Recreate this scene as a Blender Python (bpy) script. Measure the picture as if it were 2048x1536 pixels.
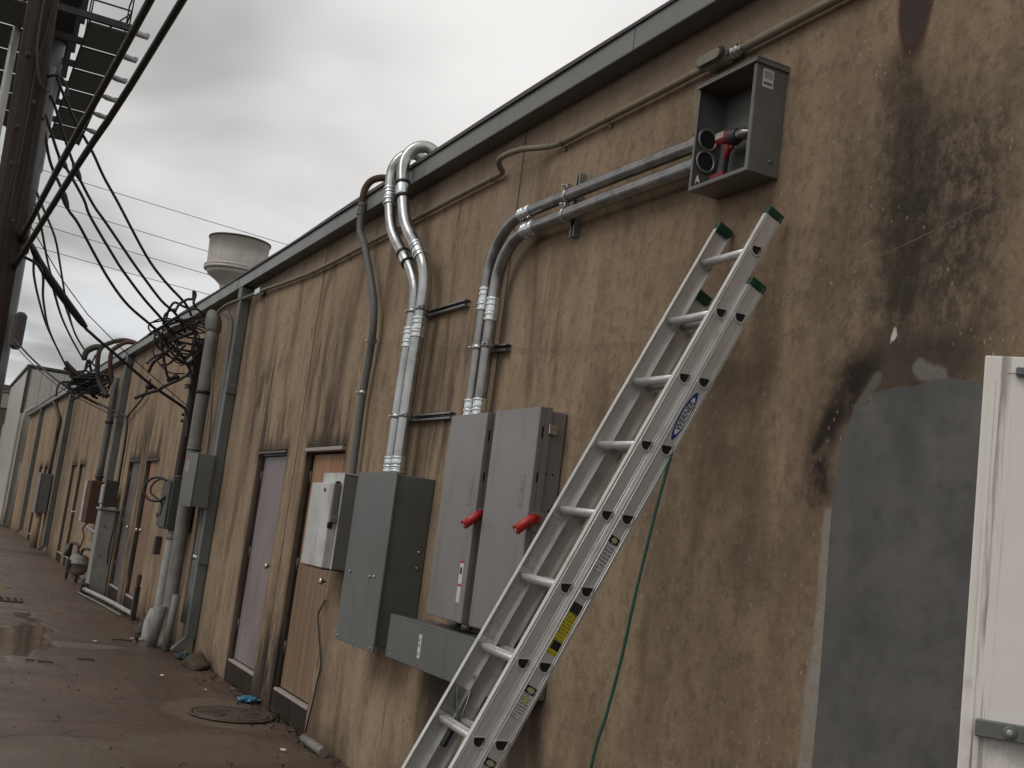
import bpy, bmesh, math, random
from mathutils import Vector, Matrix
R_ = math.radians
scene = bpy.context.scene
C = scene.collection
for o in list(bpy.data.objects):
    bpy.data.objects.remove(o)

# ------------------------------------------------------------------ camera
# metres: x runs along the wall (to the right in the picture), y goes into the wall
# (wall face at y = 0, alley at y < 0), z is up.
YAW, PITCH, ROLL = R_(63.97), R_(8.039), R_(7.251)
cam = bpy.data.cameras.new('camera')
cam.sensor_width = 36.0
cam.lens = 2284.0 / 2048.0 * 36.0
cam.clip_start = 0.05
cam.clip_end = 2000.0
camo = bpy.data.objects.new('camera', cam)
C.objects.link(camo)
fw = Vector((-math.sin(YAW) * math.cos(PITCH), math.cos(YAW) * math.cos(PITCH), math.sin(PITCH)))
rt = Vector((math.cos(YAW), math.sin(YAW), 0))
up = rt.cross(fw)
r2 = math.cos(ROLL) * rt + math.sin(ROLL) * up
u2 = -math.sin(ROLL) * rt + math.cos(ROLL) * up
camo.matrix_world = Matrix(((r2.x, u2.x, -fw.x, 0.0), (r2.y, u2.y, -fw.y, -2.85), (r2.z, u2.z, -fw.z, 1.61), (0, 0, 0, 1)))
scene.camera = camo

# ------------------------------------------------------------------ node language
class S:
    """a socket (or a plain number) with arithmetic, so that masks can be written as formulas"""
    def __init__(self, t, v):
        self.t, self.v = t, v
    def _m(self, op, *a, clamp=False):
        n = self.t.nodes.new('ShaderNodeMath'); n.operation = op; n.use_clamp = clamp
        for i, q in enumerate((self,) + a):
            put(self.t, n.inputs[i], q)
        return S(self.t, n.outputs[0])
    def __add__(self, o): return self._m('ADD', o)
    def __radd__(self, o): return self._m('ADD', o)
    def __sub__(self, o): return self._m('SUBTRACT', o)
    def __rsub__(self, o): return (self * -1.0) + o
    def __mul__(self, o): return self._m('MULTIPLY', o)
    def __rmul__(self, o): return self._m('MULTIPLY', o)
    def __truediv__(self, o): return self._m('DIVIDE', o)
    def abs(self): return self._m('ABSOLUTE')
    def pow(self, e): return self._m('POWER', e)
    def mx(self, o): return self._m('MAXIMUM', o)
    def mn(self, o): return self._m('MINIMUM', o)
    def sin(self): return self._m('SINE')
    def frac(self): return self._m('FRACT')
def put(t, sock, q):
    if isinstance(q, S): t.links.new(q.v, sock)
    elif isinstance(q, (tuple, list)):
        q = tuple(q)
        n = len(sock.default_value)
        sock.default_value = (q + (1.0,))[:n] if len(q) < n else q[:n]
    else: sock.default_value = q
class T:
    def __init__(self, tree): self.t = tree
    def node(self, k): return self.t.nodes.new(k)
    def pos(self):
        g = self.node('ShaderNodeNewGeometry'); s = self.node('ShaderNodeSeparateXYZ')
        self.t.links.new(g.outputs['Position'], s.inputs[0])
        return [S(self.t, s.outputs[i]) for i in range(3)]
    def obj(self):
        g = self.node('ShaderNodeTexCoord'); s = self.node('ShaderNodeSeparateXYZ')
        self.t.links.new(g.outputs['Object'], s.inputs[0])
        return [S(self.t, s.outputs[i]) for i in range(3)]
    def rnd(self):
        return S(self.t, self.node('ShaderNodeObjectInfo').outputs['Random'])
    def vec(self, x, y, z):
        n = self.node('ShaderNodeCombineXYZ')
        for i, q in enumerate((x, y, z)): put(self.t, n.inputs[i], q)
        return S(self.t, n.outputs[0])
    def noise(self, v, scale=1.0, detail=4.0, rough=.55, dist=0.0):
        n = self.node('ShaderNodeTexNoise'); put(self.t, n.inputs['Vector'], v)
        n.inputs['Scale'].default_value = scale; n.inputs['Detail'].default_value = detail
        n.inputs['Roughness'].default_value = rough; n.inputs['Distortion'].default_value = dist
        return S(self.t, n.outputs['Fac'])
    def voro(self, v, scale, feature='F1', rnd=1.0):
        n = self.node('ShaderNodeTexVoronoi'); n.feature = feature; put(self.t, n.inputs['Vector'], v)
        n.inputs['Scale'].default_value = scale; n.inputs['Randomness'].default_value = rnd
        return S(self.t, n.outputs['Distance'])
    def sm(self, x, a, b, lo=0.0, hi=1.0):
        n = self.node('ShaderNodeMapRange'); n.interpolation_type = 'SMOOTHSTEP'
        put(self.t, n.inputs[0], x)
        n.inputs[1].default_value = a; n.inputs[2].default_value = b
        n.inputs[3].default_value = lo; n.inputs[4].default_value = hi
        return S(self.t, n.outputs[0])
    def mix(self, f, a, b):
        n = self.node('ShaderNodeMix'); n.data_type = 'RGBA'
        put(self.t, n.inputs[0], f); put(self.t, n.inputs[6], a); put(self.t, n.inputs[7], b)
        return S(self.t, n.outputs[2])
    def rect(self, x, z, x0, x1, z0, z1, sx, sz):
        return self.sm(x, x0 - sx, x0 + sx) * self.sm(x, x1 - sx, x1 + sx, 1, 0) * self.sm(z, z0 - sz, z0 + sz) * self.sm(z, z1 - sz, z1 + sz, 1, 0)
    def bump(self, h, strength=.3, dist=.01, normal=None):
        n = self.node('ShaderNodeBump'); n.inputs['Strength'].default_value = strength
        n.inputs['Distance'].default_value = dist; put(self.t, n.inputs['Height'], h)
        if normal is not None: put(self.t, n.inputs['Normal'], normal)
        return S(self.t, n.outputs[0])

def new_mat(name):
    m = bpy.data.materials.new(name); m.use_nodes = True
    b = m.node_tree.nodes['Principled BSDF']
    return m, T(m.node_tree), b
def setb(b, t, col=None, rough=None, metal=None, normal=None, spec=None):
    for k, v in (('Base Color', col), ('Roughness', rough), ('Metallic', metal), ('Normal', normal), ('Specular IOR Level', spec)):
        if v is not None: put(t.t, b.inputs[k], v)

# ------------------------------------------------------------------ world, sun, exposure
SUN_EL, SUN_AZ = R_(46), R_(4)      # azimuth: from -y (the alley side) towards +x
w = bpy.data.worlds.new('World'); scene.world = w; w.use_nodes = True
wt = T(w.node_tree); w.node_tree.nodes.clear()
out = wt.node('ShaderNodeOutputWorld'); bg = wt.node('ShaderNodeBackground')
sky = wt.node('ShaderNodeTexSky'); sky.sky_type = 'NISHITA'; sky.sun_disc = False
sky.sun_elevation = SUN_EL; sky.sun_rotation = R_(180) + SUN_AZ
sky.air_density = 1.0; sky.dust_density = 4.0
tc = wt.node('ShaderNodeTexCoord'); sp = wt.node('ShaderNodeSeparateXYZ')
w.node_tree.links.new(tc.outputs['Generated'], sp.inputs[0])
dx, dy, dz = [S(w.node_tree, sp.outputs[i]) for i in range(3)]
el = dz.mx(0.02) + .18
SKY_U, SKY_V = 6.0, 2.0
# a flat cloud deck: directions are projected on a horizontal sheet
cu, cv = dx / el, dy / el
n1 = wt.noise(wt.vec(cu + SKY_U, cv * 1.2 + SKY_V, 0), .50, 2, .45)
n2 = wt.noise(wt.vec(cu, cv, 4.0), 1.7, 3, .5, .3)
cl = wt.sm(n1 * .70 + n2 * .30, .40, .66)
ccol = wt.mix(cl, (.35, .345, .338), (.88, .862, .840))
# thin bright gap under the deck, low at the horizon
low = wt.sm(dz, .02, .34, 1, 0)
ccol = wt.mix(low * wt.sm(n2, .36, .58) * .85, ccol, (.90, .93, .97))
mixn = wt.node('ShaderNodeMix'); mixn.data_type = 'RGBA'; mixn.blend_type = 'ADD'; mixn.inputs[0].default_value = 1.0
# the blue sky only glimmers through the cloud sheet
skm = wt.node('ShaderNodeMix'); skm.data_type = 'RGBA'; skm.inputs[0].default_value = .995
put(w.node_tree, skm.inputs[6], S(w.node_tree, sky.outputs[0])); skm.inputs[7].default_value = (0, 0, 0, 1)
put(w.node_tree, mixn.inputs[6], ccol); put(w.node_tree, mixn.inputs[7], S(w.node_tree, skm.outputs[2]))
put(w.node_tree, bg.inputs[0], S(w.node_tree, mixn.outputs[2])); bg.inputs[1].default_value = 1.0
w.node_tree.links.new(bg.outputs[0], out.inputs[0])

sl = bpy.data.lights.new('sun', 'SUN'); sl.energy = .85; sl.angle = R_(30); sl.color = (1, .975, .94)
so = bpy.data.objects.new('sun', sl); C.objects.link(so)
sd = Vector((math.sin(SUN_AZ) * math.cos(SUN_EL), -math.cos(SUN_AZ) * math.cos(SUN_EL), math.sin(SUN_EL)))
so.rotation_euler = sd.to_track_quat('Z', 'Y').to_euler()
so.location = (0, -5, 30)
scene.view_settings.view_transform = 'Standard'
scene.view_settings.look = 'None'
scene.view_settings.exposure = 0.0
scene.view_settings.gamma = 1.0
scene.view_settings.use_curve_mapping = False
scene.cycles.max_bounces = 6
scene.cycles.diffuse_bounces = 3
scene.cycles.glossy_bounces = 3
scene.cycles.caustics_reflective = False
scene.cycles.caustics_refractive = False

# ------------------------------------------------------------------ materials
def paint(name, col, rough=.5, metal=0.0, var=.12, scale=6.0, dirt=None, dirt_amt=0.0, dirt_stretch=True, bump=.0, spec=.5, rnd=0.0):
    m, t, b = new_mat(name)
    x, y, z = t.pos()
    n = t.noise(t.vec(x, y, z), scale, 3, .6)
    k = t.sm(n, .25, .75, 1 - var, 1 + var)
    if rnd: k = k * (t.rnd() * rnd + (1 - rnd / 2))
    lo = tuple(c for c in col)
    c1 = t.mix(t.sm(n, .3, .7), tuple(c * (1 - var) for c in lo), tuple(min(1, c * (1 + var)) for c in lo))
    if rnd:
        c1 = t.mix(t.rnd() * rnd, c1, tuple(c * .55 for c in lo))
    if dirt:
        if dirt_stretch: d = t.noise(t.vec(x * 9, y * 9, z * .9), 1.6, 4, .62)
        else: d = t.noise(t.vec(x, y, z), scale * 1.7, 4, .65)
        c1 = t.mix(t.sm(d, .5, .72) * dirt_amt, c1, dirt)
    nr = t.sm(n, .3, .7, max(.02, rough - .09), min(1, rough + .09))
    nm = None
    if bump: nm = t.bump(t.noise(t.vec(x, y, z), scale * 14, 5, .65), bump, .004)
    setb(b, t, c1, nr, metal, nm, spec)
    return m
M = {}
M['grey_box'] = paint('grey_box', (.135, .141, .135), .42, 0, .10, 2.2, (.10, .097, .088), .55)
M['grey_cab'] = paint('grey_cab', (.118, .124, .117), .38, 0, .12, 2.0, (.082, .080, .070), .6)
M['switch'] = paint('switch', (.205, .194, .184), .36, 0, .07, 2.2, (.145, .130, .112), .55)
M['meter'] = paint('meter', (.150, .150, .140), .4, .1, .10, 4, (.095, .088, .075), .5)
M['old_white'] = paint('old_white', (.52, .515, .50), .5, 0, .16, 5, (.20, .17, .15), .7)
M['galv'] = paint('galv', (.46, .465, .455), .31, .95, .18, 6, (.25, .245, .24), .65, False)
M['galv_dull'] = paint('galv_dull', (.31, .308, .298), .36, .9, .20, 8, (.17, .165, .16), .7, False)
M['galv_bright'] = paint('galv_bright', (.70, .74, .74), .24, .95, .06, 5)
M['galv_grey'] = paint('galv_grey', (.33, .335, .33), .45, .75, .14, 14, (.20, .20, .19), .5)
M['old_grey'] = paint('old_grey', (.125, .127, .128), .6, .1, .14, 9, (.16, .135, .11), .5)
M['rust'] = paint('rust', (.085, .044, .026), .85, 0, .35, 25, (.038, .022, .016), .8, False, .4)
M['iron'] = paint('iron', (.055, .047, .042), .7, .2, .2, 12, (.09, .06, .045), .6, False, .2)
M['tan_conduit'] = paint('tan_conduit', (.205, .185, .135), .55, .1, .10, 8, (.12, .10, .075), .4)
M['downspout'] = paint('downspout', (.135, .152, .148), .40, .15, .09, 3, (.105, .105, .095), .5)
M['fascia'] = paint('fascia', (.220, .225, .218), .38, .15, .06, 2.5, (.165, .165, .155), .4)
M['soffit'] = paint('soffit', (.125, .128, .122), .5, .1, .07, 2.5, (.09, .09, .082), .4)
M['roof'] = paint('roof', (.16, .155, .15), .8, 0, .15, 2)
M['flash'] = paint('flash', (.095, .088, .085), .6, .1, .1, 4)
M['black'] = paint('black', (.012, .012, .013), .5, 0, .2, 20)
M['cable'] = paint('cable', (.017, .0155, .015), .55, 0, .3, 15, (.045, .038, .033), .5, False)
M['cable_old'] = paint('cable_old', (.035, .028, .025), .7, 0, .3, 18, (.07, .055, .045), .6, False)
M['red'] = paint('red', (.44, .020, .014), .32, 0, .12, 14, (.28, .02, .015), .5, False)
M['white'] = paint('white', (.72, .70, .67), .45, 0, .03, 3, (.42, .39, .35), .16)
def m_white_door():
    m, t, b = new_mat('white_door')
    x, y, z = t.pos()
    u = x * math.cos(R_(40.5)) + y * math.sin(R_(40.5)) - (-1.265 * math.cos(R_(40.5)) - .012 * math.sin(R_(40.5)))   # 0 at the hinge, -.925 at the free edge
    n = t.noise(t.vec(u * 2, 0, z * 2), 1.5, 4, .6)
    c = t.mix(t.sm(n, .3, .7), (.78, .745, .69), (.84, .805, .755))
    sc_ = t.noise(t.vec(u * 55, 0, z * 1.6), 1.0, 5, .6, .4)
    edge = t.sm(u, -.915, -.895) * t.sm(u, -.885, -.845, 1, 0)
    c = t.mix(t.sm(sc_, .50, .62) * edge * .75, c, (.20, .175, .15))
    gr = t.noise(t.vec(u * 9, 0, z * 6), 1.0, 6, .7)
    c = t.mix(t.sm(gr, .60, .72) * .35, c, (.38, .34, .29))
    lat = t.rect(u, z, -.92, -.55, 1.24, 1.34, .03, .03)
    c = t.mix(lat * t.sm(gr, .35, .6) * .5, c, (.22, .20, .175))
    setb(b, t, c, .45, 0, t.bump(gr, .05, .003))
    return m
M['white_door'] = m_white_door()
M['label_white'] = paint('label_white', (.62, .62, .61), .45, 0, .04, 20)
M['green_cap'] = paint('green_cap', (.006, .048, .024), .45, 0, .2, 20, (.02, .035, .025), .4, False)
M['rope'] = paint('rope', (.010, .070, .045), .75, 0, .25, 60)
M['dark_hole'] = paint('dark_hole', (.012, .011, .010), .9, 0, .1, 10)
M['old_pipe'] = paint('old_pipe', (.215, .200, .178), .6, .1, .15, 8, (.11, .09, .07), .65)
M['white_pipe'] = paint('white_pipe', (.36, .36, .345), .6, 0, .15, 12, (.13, .115, .10), .7)
M['dark_green_box'] = paint('dark_green_box', (.062, .066, .055), .5, 0, .12, 6, (.045, .04, .033), .6)
M['wood_pole'] = None
M['steel_post'] = paint('steel_post', (.125, .132, .132), .5, .2, .1, 1.2, (.09, .09, .085), .5)
M['billboard_steel'] = paint('billboard_steel', (.030, .028, .026), .6, .1, .2, 3)
M['billboard_pan'] = paint('billboard_pan', (.115, .120, .112), .7, 0, .18, 2)
M['lamp_grey'] = paint('lamp_grey', (.36, .36, .35), .4, .3, .1, 4)
M['fan_metal'] = paint('fan_metal', (.50, .47, .415), .5, .35, .12, 3.2, (.34, .30, .25), .5)
M['cream'] = paint('cream', (.42, .40, .35), .8, 0, .08, 1.2, (.27, .25, .21), .5)
M['far_metal'] = paint('far_metal', (.46, .45, .40), .55, 0, .05, 1.2, (.37, .36, .32), .4)
M['far_trim'] = paint('far_trim', (.045, .042, .036), .6, 0, .1, 3)
M['far_band'] = paint('far_band', (.36, .34, .31), .75, 0, .08, 1)
M['far_block'] = paint('far_block', (.185, .145, .105), .9, 0, .16, 1.4, (.12, .09, .065), .5, True, 0, .3, .45)
M['mortar'] = paint('mortar', (.10, .08, .062), .95, 0, .1, 4)
M['rock'] = paint('rock', (.085, .066, .048), .95, 0, .35, 7, (.035, .027, .021), .8, False, .9, .2)
M['rock_dark'] = paint('rock_dark', (.062, .048, .038), .85, 0, .3, 9, (.03, .025, .02), .7, False, .6)
M['blue_bag'] = paint('blue_bag', (.06, .22, .36), .4, 0, .2, 30)
M['green_bag'] = paint('green_bag', (.035, .06, .055), .35, 0, .3, 30)
M['litter'] = paint('litter', (.55, .52, .47), .7, 0, .1, 30)
M['twig'] = paint('twig', (.045, .032, .024), .8, 0, .2, 30)
M['leaf'] = paint('leaf', (.065, .075, .03), .7, 0, .3, 20)
M['battery'] = paint('battery', (.03, .028, .028), .5, 0, .1, 20)
M['drill_red'] = paint('drill_red', (.17, .008, .012), .45, 0, .15, 20)
M['chuck'] = paint('chuck', (.20, .19, .18), .28, .9, .1, 30)
M['string'] = paint('string', (.22, .19, .145), .8, 0, .1, 30)
M['door_trim'] = paint('door_trim', (.36, .33, .29), .6, 0, .12, 12, (.16, .12, .09), .5, False)
M['brass'] = paint('brass', (.55, .50, .40), .25, .95, .1, 20)
M['wet_dark'] = paint('wet_dark', (.030, .027, .024), .4, 0, .2, 8)
M['sill'] = paint('sill', (.034, .026, .020), .85, 0, .3, 5, (.018, .014, .011), .6, False, .2, .2)
M['guard_grey'] = paint('guard_grey', (.27, .265, .245), .6, 0, .15, 5, (.12, .10, .085), .7)
M['manhole'] = paint('manhole', (.090, .064, .046), .5, .2, .25, 9, (.05, .038, .03), .6, False, .3)

def m_alu():
    m, t, b = new_mat('aluminium')
    x, y, z = t.obj()
    n = t.noise(t.vec(x * 60, y * 160, z * 1.5), 1.0, 5, .6)
    s = t.noise(t.vec(x, y, z), 9, 5, .6)
    s2 = t.noise(t.vec(x * 4, y * 4, z), 22, 6, .7)
    c = t.mix(t.sm(n, .3, .7), (.66, .65, .63), (.80, .79, .765))
    c = t.mix(t.sm(s, .48, .75) * .55, c, (.40, .38, .355))
    c = t.mix(t.sm(s2, .62, .75) * .32, c, (.23, .21, .19))
    r = t.sm(s, .3, .7, .30, .48)
    setb(b, t, c, r, .60, t.bump(n, .08, .002))
    return m
M['alu'] = m_alu()

def capsule(t, x, z, ax, az, bx, bz):
    """distance from (x, z) to the segment a-b"""
    dx_, dz_ = bx - ax, bz - az; L2 = dx_ * dx_ + dz_ * dz_
    u = ((x - ax) * dx_ + (z - az) * dz_) * (1.0 / L2)
    u = u.mx(0.0).mn(1.0)
    p, q = x - ax - u * dx_, z - az - u * dz_
    return (p * p + q * q).pow(.5)
def m_stucco():
    m, t, b = new_mat('stucco')
    x, y, z = t.pos()
    P3 = t.vec(x, y, z)
    wob = t.noise(P3, 2.2, 2, .55) - .5
    wob2 = t.noise(P3, 9.0, 3, .65) - .5
    xw = x + wob * .20 + wob2 * .09
    zw = z + wob * .18 + wob2 * .12
    big = t.noise(t.vec(x * .5, 0, z * .35), 1.0, 2, .5)
    mid = t.noise(P3, 1.7, 4, .62)
    brush = t.noise(t.vec(x * 4.5, 0, z * 1.5), 1.0, 4, .62, .35)
    fine = t.noise(t.vec(x * 40, y * 40, z * 26), 1.0, 3, .7)
    grit = t.noise(t.vec(x * 17, y * 17, z * 12), 1.0, 5, .74)
    c = t.mix(t.sm(big, .35, .65), (.295, .212, .144), (.372, .274, .184))
    c = t.mix(t.sm(mid, .38, .68) * .55, c, (.335, .250, .168))
    c = t.mix(t.sm(brush, .42, .70) * .62, c, (.160, .110, .067))
    c = t.mix(t.sm(brush, .24, .42, 1, 0) * .40, c, (.405, .300, .190))
    c = t.mix(t.sm(fine, .35, .70) * .32, c, (.42, .325, .220))
    c = t.mix(t.sm(grit, .48, .68) * .42, c, (.145, .102, .065))
    # rain streaks
    s1 = t.noise(t.vec(x * 2.3, 0, z * .42 + 5), 1.0, 4, .60, .5)
    s2 = t.noise(t.vec(x * 6.0, 0, z * .95 + 9), 1.0, 4, .62, .45)
    smask = t.sm(big + wob * .6, .40, .58)
    c = t.mix(t.sm(s1, .48, .70) * .72, c, (.128, .090, .057))
    c = t.mix(t.sm(s2, .54, .72) * smask * .75, c, (.090, .064, .041))
    c = t.mix(t.sm(s1, .30, .44, 1, 0) * .35, c, (.395, .295, .180))
    # grainy, exposed-aggregate mottle on the last panel, with pale specks
    near = t.sm(x, -6.2, -4.2)
    c = t.mix(near * t.sm(mid * .5 + brush * .5, .30, .60, .35, .60), c, (.205, .148, .094))
    c = t.mix(near * t.sm(grit + wob2 * .3, .46, .66) * .36, c, (.105, .077, .051))
    spk = t.sm(t.voro(t.vec(x, y, z * .55), 30), .05, .15, 1, 0) * t.sm(mid, .40, .60)
    c = t.mix(spk * (near * .65 + .25), c, (.40, .34, .27))
    c = t.mix(near * t.sm(fine, .56, .72) * .35, c, (.33, .275, .21))
    ckw = t.vec(x + wob2 * .35 + wob * .3, 0, z + wob2 * .5)
    crk = t.sm(t.voro(ckw, .75, 'DISTANCE_TO_EDGE'), .0015, .0055, 1, 0) * t.sm(big + wob * .5, .44, .60)
    c = t.mix(crk * .35, c, (.075, .052, .034))
    # the strip above the level conduit is greyer
    c = t.mix(t.sm(zw, 3.85, 3.98) * .40, c, (.245, .196, .158))
    dark = (.030, .024, .019)
    brown = (.062, .044, .031)
    def stain(mask, col, amt):
        nonlocal c
        c = t.mix(mask * amt, c, col)
    # soot above each door head
    for (a, bb), st in zip(DOORS, (.75, .95, .9, .8, .8, .8, .8, .8)):
        stain(t.rect(xw, zw, a - .12, bb + .10, 2.10, 2.30, .08, .10), dark, st)
        stain(t.rect(x, zw, a - .02, bb + .06, 2.1, 2.62, .10, .26) * t.sm(s2, .44, .60), dark, st * .8)
        stain(t.rect(xw, z, a - .10, a + .02, .1, 2.25, .06, .2), brown, .55)
        stain(t.rect(xw, z, bb - .02, bb + .07, .1, 2.25, .06, .2), brown, .45)
    # wet foot of the wall
    stain(t.sm(zw, -.05, .42, 1, 0) * t.sm(mid, .30, .6), brown, .65)
    stain(t.rect(xw, zw, -10.45, -9.55, -.3, .75, .12, .3) * t.sm(s2, .3, .55), dark, .9)
    stain(t.rect(xw, zw, -18.85, -17.95, -.3, 2.95, .12, .4) * t.sm(s2, .30, .6), dark, .75)
    # run-off streaks below the wireway, with its shadow painted into the same dark patch
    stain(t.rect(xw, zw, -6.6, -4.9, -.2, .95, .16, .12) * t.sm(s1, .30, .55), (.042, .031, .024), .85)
    # streaks beside the big conduits and on the panel left of the joint
    stain(t.rect(xw, zw, -7.05, -6.3, 2.0, 3.0, .20, .35) * t.sm(s2, .40, .60), (.058, .044, .032), .8)
    stain(t.rect(xw, zw, -12.0, -10.9, 2.1, 3.2, .2, .3) * t.sm(s2, .46, .60), (.066, .053, .040), .85)
    stain(t.rect(xw, zw, -9.9, -9.0, 2.5, 3.4, .2, .3) * t.sm(s2, .48, .62), (.072, .056, .042), .7)
    stain(t.rect(xw, zw, -6.3, -5.9, 2.7, 4.0, .1, .2), (.31, .255, .195), .40)
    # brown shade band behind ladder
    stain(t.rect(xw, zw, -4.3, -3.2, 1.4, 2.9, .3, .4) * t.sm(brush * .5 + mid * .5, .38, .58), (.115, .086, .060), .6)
    # mould on the right end of the wall: a dark column with a grimy fan either side
    gm = t.sm(grit * .6 + fine * .4, .36, .60)
    col_ = t.sm(capsule(t, xw, zw, -2.925, 3.50, -2.90, 2.62), .03, .18, 1, 0)
    fan = t.rect(xw, zw, -2.97, -2.49, 2.50, 3.28, .11, .28)
    stain(t.rect(xw, zw, -3.30, -2.42, 2.35, 3.35, .20, .30) * gm, (.078, .064, .048), .60)
    stain(fan * (gm * .55 + .38) * t.sm(brush, .25, .6, .65, 1), (.040, .033, .026), .94)
    stain(col_ * t.sm(grit, .25, .6, .7, 1), (.034, .026, .020), .78)
    stain(t.rect(xw, zw, -3.05, -2.55, 2.27, 2.50, .07, .07), (.050, .037, .029), .85)
    # the black smear round the old cement repair
    sd_ = None
    for (p0, p1) in (((-3.00, 2.395), (-3.10, 2.34)), ((-3.10, 2.34), (-3.165, 2.21)), ((-3.165, 2.21), (-3.225, 2.08)), ((-3.225, 2.08), (-3.20, 1.955))):
        d_ = capsule(t, x + wob2 * .13 + wob * .05 + (grit - .5) * .03, z + wob2 * .15, p0[0], p0[1], p1[0], p1[1])
        sd_ = d_ if sd_ is None else sd_.mn(d_)
    lob = t.sm(wob2 * 1.6 + wob, -.28, .16)
    stain(t.sm(sd_, .06, .17, 1, 0) * (gm * .5 + .4), (.090, .064, .044), .8)
    stain(t.sm(sd_ + (grit - .5) * .05, .020, .085, 1, 0) * (lob * .75 + .25), (.020, .015, .011), .95)
    stain(t.rect(xw, zw, -3.17, -3.02, 2.22, 2.42, .05, .05) * (lob * .6 + .4), (.022, .016, .012), .9)
    # thin pale cement dragged past the repair
    pale = (.29, .27, .235)
    wy, wz = x + wob2 * .05, z + wob2 * .06
    stain(t.sm(capsule(t, wy, wz, -3.145, 1.86, -3.14, 1.3), .018, .040, 1, 0) * t.sm(grit, .3, .55, .5, 1), pale, .85)
    stain(t.sm(capsule(t, wy, wz, -3.15, 1.3, -3.17, .0), .022, .055, 1, 0) * t.sm(grit, .3, .55, .4, 1), pale, .8)
    stain(t.sm(capsule(t, wy, wz, -2.965, 2.345, -3.05, 2.24), .012, .030, 1, 0), (.125, .117, .100), .9)
    stain(t.sm(capsule(t, wy, wz, -2.775, 2.365, -2.68, 2.325), .022, .042, 1, 0) * t.sm(brush + wob2, .25, .6, .65, 1), (.175, .162, .140), .92)
    # dark red-brown blotch high on the wall
    ex = (x + wob * .05 + 2.922 + (z - 3.75) * .02) / .080
    ez = (z - 3.78) / .25
    rr = ex * ex + ez * ez
    stain(t.sm(rr, .80, 1.45, 1, 0), (.055, .026, .015), .92)
    stain(t.sm(rr, .55, .95, 1, 0), (.060, .042, .042), 1.0)
    # one white paint splash
    sx = (x + 2.903) / .014 + (z - 2.49) * -18
    szz = (z - 2.49) / .026
    stain(t.sm(sx * sx + szz * szz + wob2 * 5.0 + (grit - .5) * 4, .4, 1.2, 1, 0), (.60, .58, .55), .9)
    # pale aggregate showing through, also in the stained parts
    stain(spk * near, (.34, .29, .23), .75)
    h = fine * .40 + grit * .60 + wob2 * 1.6
    setb(b, t, c, .88, 0, t.bump(h, .60, .010), .25)
    return m
DOORS = [(-11.31, -10.37), (-9.65, -8.71), (-19.75, -18.78), (-18.02, -17.08), (-28.5, -27.5), (-26.9, -25.9), (-37.6, -36.6), (-35.8, -34.8)]
HEAD, SILL = 2.215, .175
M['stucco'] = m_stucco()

def m_cement(name, a, bcol, band):
    m, t, b = new_mat(name)
    x, y, z = t.pos(); P3 = t.vec(x, y, z)
    n = t.noise(P3, 2.4, 5, .6, .6); f = t.noise(P3, 11, 6, .65)
    c = t.mix(t.sm(n, .3, .7), a, bcol)
    c = t.mix(t.sm(f, .45, .75) * .45, c, tuple(q * .68 for q in a))
    tw = t.noise(t.vec(x * 1.6 + z * .9, 0, z * 3.2 - x), 1.6, 4, .6, 1.2)
    c = t.mix(t.sm(tw, .50, .68) * .22, c, tuple(q * 1.25 for q in bcol))
    if band:
        # trowel arcs: smooth rings in the skim coat
        rx = (x + 2.75); rz = (z - 1.45)
        rr = (rx * rx + rz * rz * .8).pow(.5) + (n - .5) * .1
        c = t.mix(t.sm((rr - .27).abs(), .0, .05, 1, 0) * .28 * t.sm(z, 1.5, 1.7), c, (.15, .142, .132))
        c = t.mix(t.sm(x + (n - .5) * .06, -3.09, -3.02, 1, 0) * .45, c, (.112, .108, .094))
    setb(b, t, c, t.sm(n, .3, .7, .6, .8), 0, t.bump(f * .6 + n, .30, .010), .35)
    return m
M['cement'] = m_cement('cement', (.078, .076, .071), (.135, .130, .120), True)
M['cement_pale'] = m_cement('cement_pale', (.13, .12, .105), (.20, .185, .165), False)

def m_wood_door(name, c1, c2, c3):
    m, t, b = new_mat(name)
    x, y, z = t.pos()
    g = t.noise(t.vec(x * 14, y, z * .7), 1.0, 6, .62)
    n = t.noise(t.vec(x * 3, y, z * .8), 1.5, 5, .6)
    c = t.mix(t.sm(g, .35, .65), c1, c2)
    c = t.mix(t.sm(n, .45, .70) * .6, c, c3)
    c = t.mix(t.sm(z + (n - .5) * 1.2, 1.2, 2.0, 1, 0) * .75, c, t.mix(t.sm(g, .35, .65), tuple(q * .62 for q in c3), c3))
    setb(b, t, c, .62, 0, t.bump(g, .2, .003))
    return m
M['wood_door'] = m_wood_door('wood_door', (.29, .135, .062), (.40, .215, .110), (.215, .150, .095))
M['wood_door_b'] = m_wood_door('wood_door_b', (.29, .135, .068), (.36, .18, .10), (.20, .125, .08))
M['mauve_door'] = paint('mauve_door', (.235, .190, .190), .5, 0, .16, 2.0, (.135, .105, .095), .7)
M['grey_door'] = paint('grey_door', (.105, .092, .084), .55, 0, .12, 3.0, (.075, .06, .05), .5)
M['tan_door'] = paint('tan_door', (.23, .165, .11), .6, 0, .12, 3.0, (.14, .10, .07), .5)

def m_pole():
    m, t, b = new_mat('wood_pole')
    x, y, z = t.pos()
    g = t.noise(t.vec(x * 26, y * 26, z * .7), 1.0, 7, .65)
    n = t.noise(t.vec(x * 4, y * 4, z * .5), 1, 4, .6)
    c = t.mix(t.sm(g, .35, .68), (.024, .018, .015), (.058, .042, .034))
    c = t.mix(t.sm(n, .45, .7) * .6, c, (.075, .056, .043))
    setb(b, t, c, .85, 0, t.bump(g, .7, .02), .2)
    return m
M['wood_pole'] = m_pole()

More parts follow.
